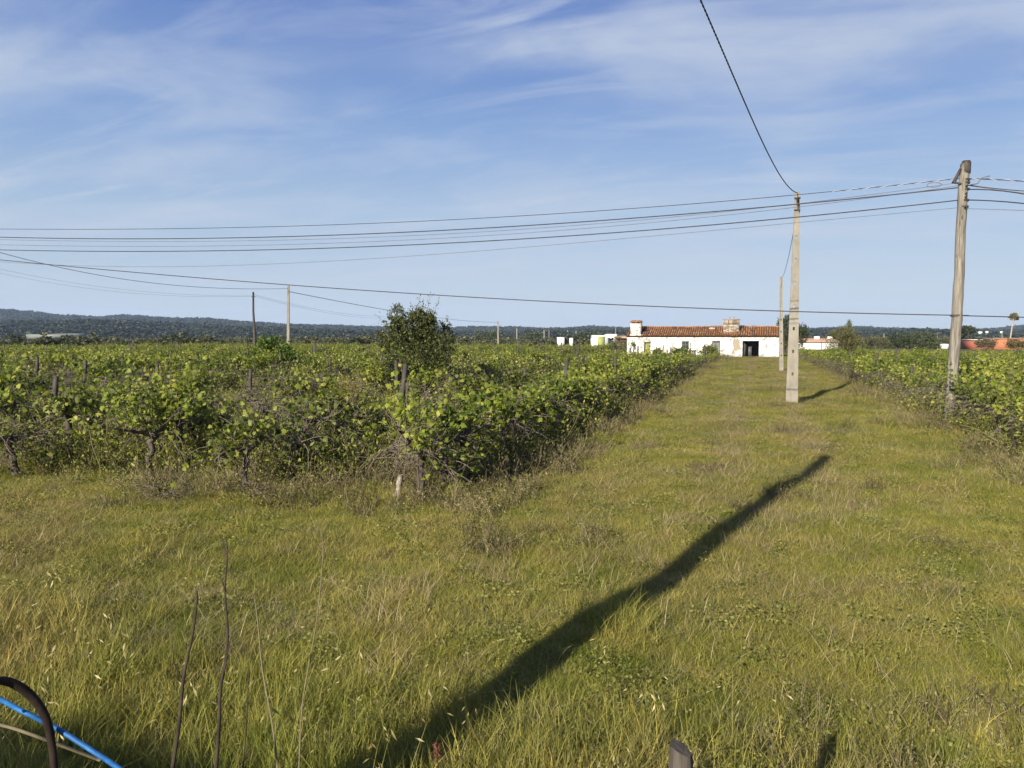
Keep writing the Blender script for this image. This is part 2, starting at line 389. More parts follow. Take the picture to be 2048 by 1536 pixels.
M['pink_roof'] = simple('pink_tiled_roof', [(0.3, (0.26, 0.165, 0.12)), (0.7, (0.33, 0.22, 0.165))], 3, 0.9, 0.3)
M['orange_wall'] = simple('orange_render', [(0.3, (0.27, 0.105, 0.055)), (0.7, (0.32, 0.13, 0.068))], 0.8, 0.9, 0.1)
M['red_wall'] = simple('red_render', [(0.3, (0.24, 0.075, 0.05)), (0.7, (0.29, 0.095, 0.062))], 0.8, 0.9, 0.1)
M['brown_roof'] = simple('brown_roof', [(0.3, (0.17, 0.11, 0.08)), (0.7, (0.30, 0.19, 0.13))], 3, 0.9, 0.3)
M['green_gate'] = simple('olive_green_gate', [(0.3, (0.17, 0.20, 0.06)), (0.7, (0.25, 0.27, 0.10))], 1.5, 0.7, 0.1)
M['greenhouse'] = simple('greenhouse_film', [(0.3, (0.10, 0.115, 0.11)), (0.7, (0.14, 0.155, 0.15))], 0.2, 0.5, 0.0)
M['hill'] = simple('hillside_soil', [(0.35, (0.035, 0.045, 0.02)), (0.55, (0.06, 0.068, 0.03)), (0.68, (0.075, 0.07, 0.035)), (0.78, (0.11, 0.09, 0.05))], 0.006, 0.95, 0.0)
M['far_hill'] = simple('far_hillside', [(0.35, (0.025, 0.034, 0.018)), (0.65, (0.045, 0.05, 0.026)), (0.82, (0.07, 0.06, 0.035))], 0.006, 0.95, 0.0)
M['sand'] = simple('pale_dirt_track', [(0.3, (0.25, 0.20, 0.13)), (0.7, (0.36, 0.30, 0.21))], 0.3, 0.95, 0.0)
M['rope'] = simple('blue_nylon_rope', [(0.3, (0.006, 0.050, 0.17)), (0.7, (0.018, 0.105, 0.28))], 60, 0.5, 0.5, 0.003)
M['strap'] = simple('dark_brown_bramble', [(0.3, (0.008, 0.005, 0.004)), (0.7, (0.022, 0.014, 0.010))], 30, 0.85, 0.3)
M['stalk'] = simple('dry_stalk', [(0.3, (0.016, 0.012, 0.009)), (0.7, (0.048, 0.036, 0.026))], 25, 0.9, 0.2)
M['pale_stalk'] = simple('pale_dry_stalk', [(0.3, (0.085, 0.07, 0.045)), (0.7, (0.16, 0.135, 0.085))], 25, 0.9, 0.2)
M['red_stem'] = simple('reddish_dock_stem', [(0.3, (0.07, 0.028, 0.018)), (0.7, (0.13, 0.05, 0.03))], 30, 0.8, 0.1)
M['white_stake'] = simple('peeling_pale_stake', [(0.3, (0.10, 0.085, 0.065)), (0.55, (0.24, 0.215, 0.175)), (0.8, (0.36, 0.33, 0.28))], 16, 0.9, 0.4, 0.006)

# ------------------------------------------------------------------ setting: ground and hills
def grid_axis():
    a = [0.0]
    st = 0.35
    while a[-1] < 3200:
        a.append(a[-1] + st)
        if a[-1] > 8: st *= 1.13
    return np.array(a)
ax = grid_axis()
xs = np.concatenate([-ax[::-1], ax[1:]]); ys = np.concatenate([-ax[ax < 300][::-1], ax[1:]])
X, Y = np.meshgrid(xs, ys)
V = np.stack([X, Y, gz(X, Y)], -1).reshape(-1, 3)
i, j = np.meshgrid(np.arange(len(ys) - 1), np.arange(len(xs) - 1), indexing='ij')
w = len(xs)
Q = np.stack([i * w + j, i * w + j + 1, (i + 1) * w + j + 1, (i + 1) * w + j], -1).reshape(-1, 4)
tag(MB().add(V, Q).build('ground', M['ground'], smooth_=True), kind='structure')

def hill_range(name, prof, D, dfoot, dback, material, seed, wob):
    r = np.random.default_rng(seed)
    px = np.linspace(prof[0][0], prof[-1][0], 220)
    py = np.interp(px, [p[0] for p in prof], [p[1] for p in prof])
    ph = r.uniform(0, 6.28, 8)
    ts = np.linspace(0, 1.25, 18)
    P = []
    for k, (a, b) in enumerate(zip(px, py)):
        top = on_d(a, b, D)[2]
        row = []
        for t in ts:
            d = dfoot + (D - dfoot) * t
            s = t if t <= 1 else 2 - t
            hh = smooth(0, 1, s) if t <= 1 else s
            z = -5.2 + (top + 5.2) * (0.35 * s + 0.65 * hh)
            z += wob * s * (1 - min(t, 1)) * 4 * (math.sin(a * .011 + ph[0] + 3 * t) * .5 + math.sin(a * .023 + ph[1] - 4 * t) * .3 + math.sin(a * .05 + 7 * t) * .2)
            x = (a - 1024) / FPX * d
            q = d * FWD + x * RGT
            row.append((q[0], q[1], z))
        P.append(row)
    P = np.array(P)
    n, m = P.shape[:2]
    i, j = np.meshgrid(np.arange(n - 1), np.arange(m - 1), indexing='ij')
    q = np.stack([i * m + j, (i + 1) * m + j, (i + 1) * m + j + 1, i * m + j + 1], -1).reshape(-1, 4)
    tag(MB().add(P.reshape(-1, 3), q).build(name, material, smooth_=True), kind='structure')
    return P
FARP = [(-500, 608), (-250, 612), (0, 622), (60, 626), (130, 634), (200, 638), (250, 634), (330, 639), (400, 643), (480, 647), (560, 652),
        (640, 654), (730, 657), (820, 660), (900, 661), (1000, 660), (1100, 662), (1180, 658), (1250, 660), (1400, 662), (1620, 662),
        (1700, 660), (1770, 661), (1880, 663), (1960, 662), (2048, 657), (2300, 648), (2600, 645)]
NEARP = [(-500, 645), (-250, 648), (0, 650), (60, 648), (130, 646), (200, 644), (300, 648), (400, 653), (500, 660), (640, 666), (800, 668),
         (1000, 668), (1200, 667), (1400, 668), (1620, 666), (1800, 665), (1950, 667), (2048, 665), (2300, 660), (2600, 658)]
far_P = hill_range('hills', FARP, 2300, 1300, 2800, M['far_hill'], 3, 9)
near_P = hill_range('hills', NEARP, 1150, 620, 1500, M['hill'], 5, 4)

# ------------------------------------------------------------------ foliage builders
def rot_frames(d, r):
    """random frames (N,3,3) whose y axis is d"""
    n = len(d)
    y = d / (np.linalg.norm(d, axis=1)[:, None] + 1e-9)
    a = r.normal(size=(n, 3))
    x = np.cross(y, a); x /= np.linalg.norm(x, axis=1)[:, None] + 1e-9
    z = np.cross(x, y)
    return np.stack([x, y, z], -1)
def stamp(mb, tv, tf, pos, frames, size, mi=0):
    v = np.einsum('nij,kj->nki', frames, tv) * np.asarray(size).reshape(-1, 1, 1) + pos[:, None]
    n, k = v.shape[:2]
    f = (np.asarray(tf)[None] + (np.arange(n) * k)[:, None, None]).reshape(-1, len(tf[0]))
    mb.add(v.reshape(-1, 3), f, mi)
# lobed grape leaf: centre + outline
_o = np.array([[0, 0, 0], [0.34, -0.16, -.05], [0.30, 0.12, .0], [0.55, 0.30, -.07], [0.30, 0.44, 0], [0.28, 0.72, -.06], [0.12, 0.66, 0], [0, 1.0, -.10],
               [-0.12, 0.66, 0], [-0.28, 0.72, -.06], [-0.30, 0.44, 0], [-0.55, 0.30, -.07], [-0.30, 0.12, 0], [-0.34, -0.16, -.05]])
GLV = np.vstack([[[0, 0.34, 0.06]], _o])
GLF = [[0, 1 + k, 1 + (k + 1) % 14] for k in range(14)]
# plainer leaf, two folded halves
SLV = np.array([[0, 0, 0], [0.32, 0.25, -.06], [0.30, 0.62, -.06], [0, 1, -.04], [-0.30, 0.62, -.06], [-0.32, 0.25, -.06], [0, .45, .06]])
SLF = [[6, 0, 1], [6, 1, 2], [6, 2, 3], [6, 3, 4], [6, 4, 5], [6, 5, 0]]
# narrow leaf
NLV = np.array([[0, 0, 0], [0.2, 0.45, -.04], [0, 1, 0], [-0.2, 0.45, -.04]])
NLF = [[0, 1, 2], [0, 2, 3]]

def grow(r, p0, d0, L, n, curl, grav):
    p = [np.array(p0, float)]; d = np.array(d0, float); d /= np.linalg.norm(d)
    for _ in range(n):
        d = d + r.normal(size=3) * curl + np.array([0, 0, grav]); d /= np.linalg.norm(d)
        p.append(p[-1] + d * L / n)
    return np.array(p)

def vine_parts(seed, leafy, bare, height, droop=0, sprawl=1.0, nleaf=430):
    """trunk, canes and foliage of one old trained vine; rows run along y"""
    r = np.random.default_rng(seed)
    tr, ca, fo = MB(), MB(), MB()
    hh = r.uniform(0.6, 0.78)
    tp = [(0, 0, -0.1)]
    x = y = 0.0
    for k in range(1, 7):
        x += r.normal() * 0.028; y += r.normal() * 0.03
        tp.append((x, y, hh * k / 6))
    rad = np.array([0.075, 0.06, 0.05, 0.055, 0.046, 0.05, 0.06]) * r.uniform(0.8, 1.15, 7)
    tr.tube(tp, rad, 7)
    head = np.array(tp[-1])
    arms = []
    for sgn in (-1, 1):
        a = grow(r, head, (r.normal() * 0.3, sgn, r.uniform(0, 0.5)), r.uniform(0.45, 0.7), 6, 0.16, 0.0)
        tr.tube(a, np.linspace(0.045, 0.02, 7) * r.uniform(0.85, 1.15, 7), 6)
        arms.append(a)
        if r.random() < 0.6:
            b = grow(r, a[3], (r.normal(), sgn * .3, .5), 0.3, 4, 0.25, 0)
            tr.tube(b, np.linspace(0.026, 0.012, 5), 5); arms.append(b)
    pts = np.concatenate(arms + [head[None]])
    paths = []
    for _ in range(int(18 * leafy) + 5):
        s = pts[r.integers(len(pts))]
        c = grow(r, s, (r.normal() * 0.40 * sprawl, r.normal() * 0.5, 1.0), (height - hh) * r.uniform(0.55, 1.25), 6, 0.14, -0.04)
        ca.tube(c, np.linspace(0.0075, 0.003, 7), 4, cap=False); paths.append(c)
    for _ in range(bare):
        s = pts[r.integers(len(pts))]
        c = grow(r, s, (r.normal() * 0.9 * sprawl, r.normal() * 0.8, r.uniform(-.1, .7)), r.uniform(0.4, 0.95), 8, 0.26, -0.10 - 0.10 * r.random())
        c[:, 2] = np.maximum(c[:, 2], 0.03)
        ca.tube(c, np.linspace(0.009, 0.003, 9), 4, cap=False)
        for _b in range(3):
            kk = r.integers(2, 8)
            t = grow(r, c[kk], r.normal(size=3), r.uniform(0.12, 0.35), 4, 0.3, 0)
            t[:, 2] = np.maximum(t[:, 2], 0.02)
            ca.tube(t, np.linspace(0.005, 0.002, 5), 3, cap=False)
        if r.random() < droop: paths.append(c)
    pos, dirs = [], []
    for c in paths:
        k = max(2, int(nleaf * leafy / len(paths)))
        t = r.uniform(0.15, 1.0, k) ** 0.8 * (len(c) - 1)
        a = np.floor(t).astype(int).clip(0, len(c) - 2)
        p = c[a] + (c[a + 1] - c[a]) * (t - a)[:, None]
        off = r.normal(size=(k, 3)) * 0.06
        pos.append(p + off)
        d = off * 6 + np.array([0, 0, -0.25]) + r.normal(size=(k, 3)) * 0.4
        dirs.append(d)
    pos, dirs = np.concatenate(pos), np.concatenate(dirs)
    pos[:, 2] = np.maximum(pos[:, 2], 0.12)
    # leaf plates face up and out rather than edge-on
    y = dirs / np.linalg.norm(dirs, axis=1)[:, None]
    nrm = np.array([0, -0.35, 0.8]) + r.normal(size=dirs.shape) * 0.55
    xx = np.cross(y, nrm); xx /= np.linalg.norm(xx, axis=1)[:, None]
    zz = np.cross(xx, y)
    fr = np.stack([xx, y, zz], -1)
    size = r.uniform(0.05, 0.115, len(pos))
    stamp(fo, GLV, GLF, pos, fr, size)
    return tr, ca, fo, (pos, fr, size)

def crown(mb, r, blobs, nleaf, size, tv=NLV, tf=NLF, tight=0.35, up=0.0, mi=0):
    """leaves in clumps through the volume of a few ellipsoids: blobs = (centre, radii, share)"""
    tot = sum(b[2] for b in blobs)
    for c, rad, sh in blobs:
        n = int(nleaf * sh / tot); nc = max(6, n // 22)
        u = r.normal(size=(nc, 3)); u /= np.linalg.norm(u, axis=1)[:, None]
        cc = u * (r.uniform(0.25, 1.0, nc) ** 0.5)[:, None] * r.uniform(0.75, 1.12, nc)[:, None]
        cs = r.uniform(0.6, 1.4, nc)
        idx = r.integers(nc, size=n)
        p = np.array(c) + (cc[idx] + r.normal(size=(n, 3)) * (0.13 * tight / 0.35 * cs[idx])[:, None]) * np.array(rad)
        d = (p - np.array(c)) / np.array(rad) + r.normal(size=(n, 3)) * 0.8 + np.array([0, 0, up])
        stamp(mb, tv, tf, p, rot_frames(d, r), r.uniform(0.6, 1.3, n) * size, mi)

def tree(name, label, cat, base, blobs, nleaf, size, leaf, trunk_h, trunk_r, seed, group=None, tv=NLV, tf=NLF, tight=0.35, up=0.0, limbs=5, lean=(0, 0), tmat='trunk'):
    r = np.random.default_rng(seed)
    root = empty(name, base)
    tag(root, label, cat, group)
    t = MB()
    top = np.array([lean[0], lean[1], trunk_h])
    path = np.linspace([0, 0, -0.2], top, 6) + np.vstack([np.zeros(3), r.normal(size=(5, 3)) * [trunk_r, trunk_r, 0]])
    t.tube(path, np.linspace(trunk_r, trunk_r * 0.6, 6), 8)
    for k in range(limbs):
        c, rad, _ = blobs[k % len(blobs)]
        e = np.array(c) + r.normal(size=3) * np.array(rad) * 0.4
        s = path[3 + k % 3]
        m = (s + e) / 2 + r.normal(size=3) * 0.12 * trunk_h
        t.tube([s, s * .5 + m * .5, m, m * .5 + e * .5, e], np.linspace(trunk_r * 0.5, trunk_r * 0.12, 5), 5)
    t.build('trunk', M[tmat], root)
    f = MB(); crown(f, r, blobs, nleaf, size, tv, tf, tight, up)
    f.build('crown', M[leaf], root)
    return root

# ------------------------------------------------------------------ instanced ground cover ("stuff") by geometry nodes
def scatter(name, variants, pos, rotz, scl, idx, kind='stuff', tilt=0.0):
    me = bpy.data.meshes.new(name)
    me.vertices.add(len(pos)); me.vertices.foreach_set('co', np.asarray(pos, np.float32).ravel())
    ro = np.zeros((len(pos), 3), np.float32); ro[:, 2] = rotz
    if tilt: ro[:, :2] = rng.normal(size=(len(pos), 2)) * tilt
    a = me.attributes.new('turn', 'FLOAT_VECTOR', 'POINT'); a.data.foreach_set('vector', ro.ravel())
    sc = np.asarray(scl, np.float32)
    if sc.ndim == 1: sc = np.repeat(sc[:, None], 3, 1)
    a = me.attributes.new('size', 'FLOAT_VECTOR', 'POINT'); a.data.foreach_set('vector', np.ascontiguousarray(sc, np.float32).ravel())
    a = me.attributes.new('pick', 'INT', 'POINT'); a.data.foreach_set('value', np.asarray(idx, np.int32))
    o = bpy.data.objects.new(name, me); COL.objects.link(o)
    o['kind'] = kind
    ng = bpy.data.node_groups.new(name, 'GeometryNodeTree')
    ng.interface.new_socket('Geometry', in_out='INPUT', socket_type='NodeSocketGeometry')
    ng.interface.new_socket('Geometry', in_out='OUTPUT', socket_type='NodeSocketGeometry')
    nd, lk = ng.nodes, ng.links
    gi, go = nd.new('NodeGroupInput'), nd.new('NodeGroupOutput')
    ip = nd.new('GeometryNodeInstanceOnPoints')
    jn = nd.new('GeometryNodeJoinGeometry')
    for v in reversed(variants):
        oi = nd.new('GeometryNodeObjectInfo'); oi.inputs['Object'].default_value = v; oi.inputs['As Instance'].default_value = True
        lk.new(oi.outputs['Geometry'], jn.inputs[0])
    lk.new(gi.outputs[0], ip.inputs['Points']); lk.new(jn.outputs[0], ip.inputs['Instance'])
    ip.inputs['Pick Instance'].default_value = True
    for nm, typ, sock in (('turn', 'FLOAT_VECTOR', 'Rotation'), ('size', 'FLOAT_VECTOR', 'Scale'), ('pick', 'INT', 'Instance Index')):
        na = nd.new('GeometryNodeInputNamedAttribute'); na.data_type = typ; na.inputs['Name'].default_value = nm
        lk.new(na.outputs['Attribute'], ip.inputs[sock])
    lk.new(ip.outputs[0], go.inputs[0])
    md = o.modifiers.new('scatter', 'NODES'); md.node_group = ng
    return o

def blades(mb, r, n, spread, h0, h1, w0, lean, curve, mi=0, seg=3):
    """n grass blades, bent strips"""
    a = r.uniform(0, 6.283, n); rr = spread * np.sqrt(r.random(n))
    base = np.stack([np.cos(a) * rr, np.sin(a) * rr, np.full(n, -0.02)], -1)
    h = r.uniform(h0, h1, n)
    az = r.uniform(0, 6.283, n)
    d = np.stack([np.cos(az), np.sin(az), np.zeros(n)], -1)
    side = np.stack([-np.sin(az), np.cos(az), np.zeros(n)], -1)
    tw = r.uniform(-1, 1, n)[:, None]
    side = side * np.cos(tw) + d * np.sin(tw)
    le = np.abs(r.normal(size=n)) * lean; cu = r.uniform(0.2, 1, n) * curve
    vs_ = []
    for k in range(seg + 1):
        t = k / seg
        p = base + d * (h * (le * t + cu * t * t))[:, None] + np.array([0, 0, 1.0]) * (h * t * (1 - 0.35 * cu * t))[:, None]
        wd = w0 * (1 - t) ** 0.6 * 0.5
        if k < seg: vs_ += [p - side * wd, p + side * wd]
        else: vs_ += [p]
    v = np.stack(vs_, 1)
    k = v.shape[1]
    off = (np.arange(n) * k)[:, None, None]
    q = np.array([[2 * i, 2 * i + 1, 2 * i + 3, 2 * i + 2] for i in range(seg - 1)])
    b = mb.n
    mb.add(v.reshape(-1, 3), (q[None] + off).reshape(-1, 4), mi)
    tri = (np.array([[2 * seg - 2, 2 * seg - 1, 2 * seg]])[None] + off).reshape(-1, 3) + b
    mb.f.append(tri); mb.m.append(np.full(len(tri), mi, np.int32))
    return v[:, -1], d

def src(name, mb, mats):          # a template mesh for scattering; it is not linked into the scene itself
    return mb.build(name, mats, link=False)
gv = []
for k in range(4):               # 0-3 short turf
    r = np.random.default_rng(100 + k); m = MB(); blades(m, r, 115, 0.17, 0.03, 0.085, 0.0042, 0.6, 0.8); gv.append(src('turf_tuft', m, M['grass']))
for k in range(4):               # 4-7 longer meadow grass
    r = np.random.default_rng(110 + k); m = MB(); blades(m, r, 75, 0.15, 0.05, 0.12, 0.0042, 0.55, 0.8); gv.append(src('meadow_tuft', m, M['grass']))
for k in range(3):               # 8-10 tall grass
    r = np.random.default_rng(120 + k); m = MB(); blades(m, r, 40, 0.13, 0.12, 0.27, 0.0045, 0.30, 0.6, seg=4); gv.append(src('tall_tuft', m, M['grass']))
for k in range(3):               # 11-13 wild oats with pale drooping heads
    r = np.random.default_rng(130 + k); m = MB()
    tips, d = blades(m, r, 8, 0.12, 0.40, 0.70, 0.004, 0.18, 0.35, seg=4)
    for tp, dd in zip(tips, d):
        q = r.integers(2, 6)
        pp = tp + r.normal(size=(q, 3)) * [0.02, 0.02, 0.05] + dd * r.uniform(0, 0.06, (q, 1))
        stamp(m, NLV * [0.55, 1, 1], NLF, pp, rot_frames(np.array([0, 0, -0.7]) + dd * 0.8 + r.normal(size=(q, 3)) * 0.35, r), r.uniform(0.025, 0.05, q), 1)
    blades(m, r, 14, 0.1, 0.15, 0.4, 0.006, 0.2, 0.5)
    gv.append(src('oat_tuft', m, [M['grass'], M['oat']]))
for k in range(3):               # 14-16 dry brown weeds
    r = np.random.default_rng(140 + k); m = MB()
    for _ in range(26):
        p = grow(r, (r.normal() * 0.09, r.normal() * 0.09, -0.02), (r.normal() * 0.4, r.normal() * 0.4, 1), r.uniform(0.10, 0.32), 4, 0.22, 0)
        m.tube(p, np.linspace(0.0035, 0.0015, 5), 3, cap=False)
        q = 9; t = r.uniform(1, 4, q); a = np.floor(t).astype(int).clip(0, 3)
        pp = p[a] + (p[a + 1] - p[a]) * (t - a)[:, None] + r.normal(size=(q, 3)) * 0.012
        stamp(m, NLV * [0.7, 1, 1], NLF, pp, rot_frames(r.normal(size=(q, 3)) * 0.7 + [0, 0, .6], r), r.uniform(0.012, 0.034, q))
    gv.append(src('weed_tuft', m, M['weed']))
for k in range(2):               # 17-18 dead straw lying flat
    r = np.random.default_rng(150 + k); m = MB(); blades(m, r, 26, 0.16, 0.06, 0.20, 0.004, 1.6, 0.4); gv.append(src('straw_tuft', m, M['straw']))
for k in range(2):               # 19-20 low broad leaved weeds
    r = np.random.default_rng(160 + k); m = MB(); n_ = 60
    pp = np.column_stack([r.normal(size=n_) * .09, r.normal(size=n_) * .09, r.uniform(.01, .10, n_)])
    stamp(m, SLV, SLF, pp, rot_frames(r.normal(size=(n_, 3)) * [1, 1, .35] + [0, 0, .15], r), r.uniform(.012, .030, n_)); blades(m, r, 24, 0.14, 0.04, 0.11, 0.0045, 0.5, 0.8, mi=1); gv.append(src('broadleaf_tuft', m, [M['broadleaf'], M['grass']]))

for k in range(3):               # 21-23 straggling herbs between the vines
    r = np.random.default_rng(170 + k); m = MB()
    for _ in range(9):
        p = grow(r, (r.normal() * 0.14, r.normal() * 0.14, -0.02), (r.normal() * 0.35, r.normal() * 0.35, 1), r.uniform(0.25, 0.62), 5, 0.22, -.03)
        m.tube(p, np.linspace(0.004, 0.0015, 6), 3, cap=False)
        q = 16; t = r.uniform(0.6, 5, q); a = np.floor(t).astype(int).clip(0, 4)
        pp = p[a] + (p[a + 1] - p[a]) * (t - a)[:, None] + r.normal(size=(q, 3)) * 0.02
        stamp(m, NLV, NLF, pp, rot_frames(r.normal(size=(q, 3)) + [0, 0, .5], r), r.uniform(0.02, 0.055, q), 1)
    gv.append(src('herb_tuft', m, [M['weed'], M['vine_leaf_low']]))

def in_view(p, margin=0.10, dmin=0.0):
    D = p[:, 0] * FWD[0] + p[:, 1] * FWD[1]; x = p[:, 0] * RGT[0] + p[:, 1] * RGT[1]
    return (D > dmin) & (np.abs(x) < D * (0.665 + margin) + 0.8)
def field_noise(x, y, s, ph):
    return (np.sin(x * s + ph) * np.cos(y * s * 0.9 - ph * 1.7) + 0.6 * np.sin(x * s * 2.3 - y * s * 1.9 + ph * 2.1) + 0.4 * np.sin(x * s * 4.1 + y * s * 3.7 + ph)) / 2
LEFT_EDGE, RIGHT_EDGE, ROW_GAP = -4.7, 5.2, 2.5
gp, gs, gi_ = [], [], []
for d0, d1, dens, sc in ((1.2, 6, 200, 1.0), (6, 12, 130, 1.0), (12, 25, 75, 1.15), (25, 50, 28, 1.5), (50, 100, 10, 2.2)):
    A = 0.78 * (d1 * d1 - d0 * d0); n = int(A * dens)
    D = np.sqrt(rng.uniform(d0 * d0, d1 * d1, n)); x = rng.uniform(-1, 1, n) * (D * 0.765 + 0.8)
    p = D[:, None] * FWD + x[:, None] * RGT
    u, v = p[:, 0], p[:, 1]
    invine = ((u < LEFT_EDGE + 0.6) & (v > 9.6)) | ((u > RIGHT_EDGE - 0.6) & (v > 12))
    keep = ~((u > -15.2) & (u < 2.0) & (v > 87.6)) & (~invine | (rng.random(n) < 0.45) | (v < 14))
    keep &= ~((np.abs(x) > 0) & (v > 130))
    p, u, v, invine, D = p[keep], u[keep], v[keep], invine[keep], D[keep]
    n = len(p)
    f1, f2 = field_noise(u, v, 0.55, 1.3), field_noise(u, v, 0.9, 4.0)
    rnd = rng.random(n)
    track = (np.abs(u) < 2.6)
    t = np.where(rnd < 0.68 + 0.3 * track, rng.integers(0, 4, n), rng.integers(4, 8, n))
    t = np.where((f1 > 0.25) & (rnd > 0.25) & ~track, rng.integers(4, 8, n), t)
    nearb = (v < 4.6) | ((D < 6.5) & (f2 > 0.25))
    t = np.where(nearb & (rng.random(n) < np.where(u < -0.5, 0.40, 0.14)), rng.integers(8, 11, n), t)
    t = np.where((v < 4.6) & (rng.random(n) < 0.009), rng.integers(11, 14, n), t)
    t = np.where((rng.random(n) < 0.0007) & ~track, rng.integers(11, 14, n), t)
    t = np.where((f2 > 0.5) & (rng.random(n) < 0.05), rng.integers(14, 17, n), t)
    t = np.where(invine & (v > 10.8) & (rng.random(n) < 0.12), rng.integers(14, 17, n), t)
    edge = (np.abs(u - LEFT_EDGE - 0.5) < 0.9) & (v > 9) | (np.abs(u - RIGHT_EDGE + 0.4) < 0.9) & (v > 13) | ((v > 9.2) & (v < 10.6) & (u < -4) & (f1 > -0.1))
    t = np.where(edge & (rng.random(n) < 0.07), rng.integers(14, 17, n), t)
    t = np.where(edge & (rng.random(n) < 0.10), rng.integers(8, 11, n), t)
    t = np.where(invine & (v > 11.5) & (rng.random(n) < 0.35), rng.integers(8, 11, n), t)
    f3 = field_noise(u, v, 0.75, 7.7); f4 = field_noise(u, v, 1.15, 2.9)
    t = np.where((rng.random(n) < 0.06 + 0.16 * (f3 > 0.35)) & (t < 8), rng.integers(17, 19, n), t)
    t = np.where((rng.random(n) < 0.035 + 0.05 * (f4 > 0.4)) & (t < 8), rng.integers(19, 21, n), t)
    t = np.where(invine & (v > 10.6) & (v < 45) & ~((u > -6.2) & (u < -4) & (v < 12.5)) & (rng.random(n) < 0.30), rng.integers(21, 24, n), t)
    rut = (np.abs(np.abs(u - 0.1 - 0.12 * np.sin(v * 0.15)) - 0.85) < 0.34) & (v > 11)          # two worn wheel strips with dead grass
    rut &= ~invine
    t = np.where(rut, np.where(rng.random(n) < 0.34, rng.integers(17, 19, n), rng.integers(0, 4, n)), t)
    t = np.where((v < 2.8) & (t >= 11) & (t < 14), rng.integers(4, 8, n), t)
    p[:, 2] = gz(u, v)
    gp.append(p); gi_.append(t); q_ = rng.uniform(0.7, 1.3, n) * np.where((edge | invine) & (t >= 14), rng.uniform(1.0, 1.8, n), 1.0) * np.where(invine & (t >= 8) & (t < 11), 1.15, 1.0); gs.append(np.column_stack([q_ * sc, q_ * sc, q_ * sc ** 0.2]))
gp, gs, gi_ = np.concatenate(gp), np.concatenate(gs), np.concatenate(gi_)
scatter('grass', gv, gp, rng.uniform(0, 6.283, len(gp)), gs, gi_, tilt=0.08)

# far scrub and the woods of the hills: clumps nobody could count
cl = []
for k in range(5):
    r = np.random.default_rng(200 + k); m = MB()
    crown(m, r, [((0, 0, .45), (.5, .5, .45), 2), ((r.normal() * .25, r.normal() * .25, .7), (.33, .33, .3), 1)], 260, 0.17, SLV, SLF, 0.5)
    cl.append(src('scrub_clump', m, M['scrub']))
def wedge(n, d0, d1, pw=1.0, margin=0.12):
    D = d0 + (d1 - d0) * rng.random(n) ** pw; x = rng.uniform(-1, 1, n) * D * (0.665 + margin)
    return D[:, None] * FWD + x[:, None] * RGT, D, x
p, D, x = wedge(4200, 150, 720, 1.15)
u, v = p[:, 0], p[:, 1]
patch = field_noise(u, v, 0.012, 2.0) + field_noise(u, v, 0.05, 1.1) * 0.6
free = ~((x / D > .44) & (x / D < .60) & (D < 178)) & ~((np.abs(x / D - 0.02) < 0.10) & (D < 210)) & ~((np.abs(x / D - 0.63) < 0.07) & (D < 215)) & ~((np.abs(x / D - 0.405) < 0.06) & (D < 170)) & ~((np.abs(x / D - 0.13) < 0.05) & (D < 190))
k = ((patch > -0.25) | (D > 350)) & free
p, D = p[k], D[k]
p[:, 2] = gz(p[:, 0], p[:, 1]) - 0.1
s = rng.uniform(1.3, 3.2, len(p)) * (1 + (D > 300) * 0.8)
scatter('scrub', cl, p, rng.uniform(0, 6.283, len(p)), np.stack([s * 1.4, s * 1.4, s * rng.uniform(.7, 1.1, len(p))], -1), rng.integers(0, 5, len(p)))
hl = []
for k in range(4):
    r = np.random.default_rng(230 + k); m = MB()
    crown(m, r, [((0, 0, .5), (.5, .5, .5), 1)], 70, 0.34, SLV, SLF, 0.5)
    hl.append(src('hill_tree', m, M['hill_leaf']))
def on_hill(P, n, tmin, tmax):
    a = rng.uniform(0, P.shape[0] - 1.01, n); b = rng.uniform(tmin, tmax, n) * 14.4 / 1.0
    b = np.clip(b, 0, P.shape[1] - 1.01)
    i, j = a.astype(int), b.astype(int); fa, fb = (a - i)[:, None], (b - j)[:, None]
    return P[i, j] * (1 - fa) * (1 - fb) + P[i + 1, j] * fa * (1 - fb) + P[i, j + 1] * (1 - fa) * fb + P[i + 1, j + 1] * fa * fb
p1 = on_hill(far_P, 9000, 0.25, 1.0); p2 = on_hill(near_P, 5000, 0.1, 1.02)
f2 = field_noise(p2[:, 0], p2[:, 1], 0.013, 0.4) + rng.normal(size=len(p2)) * 0.25
p2 = p2[f2 > -0.75]
p = np.concatenate([p1, p2]); p[:, 2] -= 0.8
s = np.concatenate([rng.uniform(7, 13, len(p1)), rng.uniform(4, 8.5, len(p2))])
scatter('hill_woods', hl, p, rng.uniform(0, 6.283, len(p)), np.stack([s * 1.5, s * 1.5, s * .85], -1), rng.integers(0, 4, len(p)))

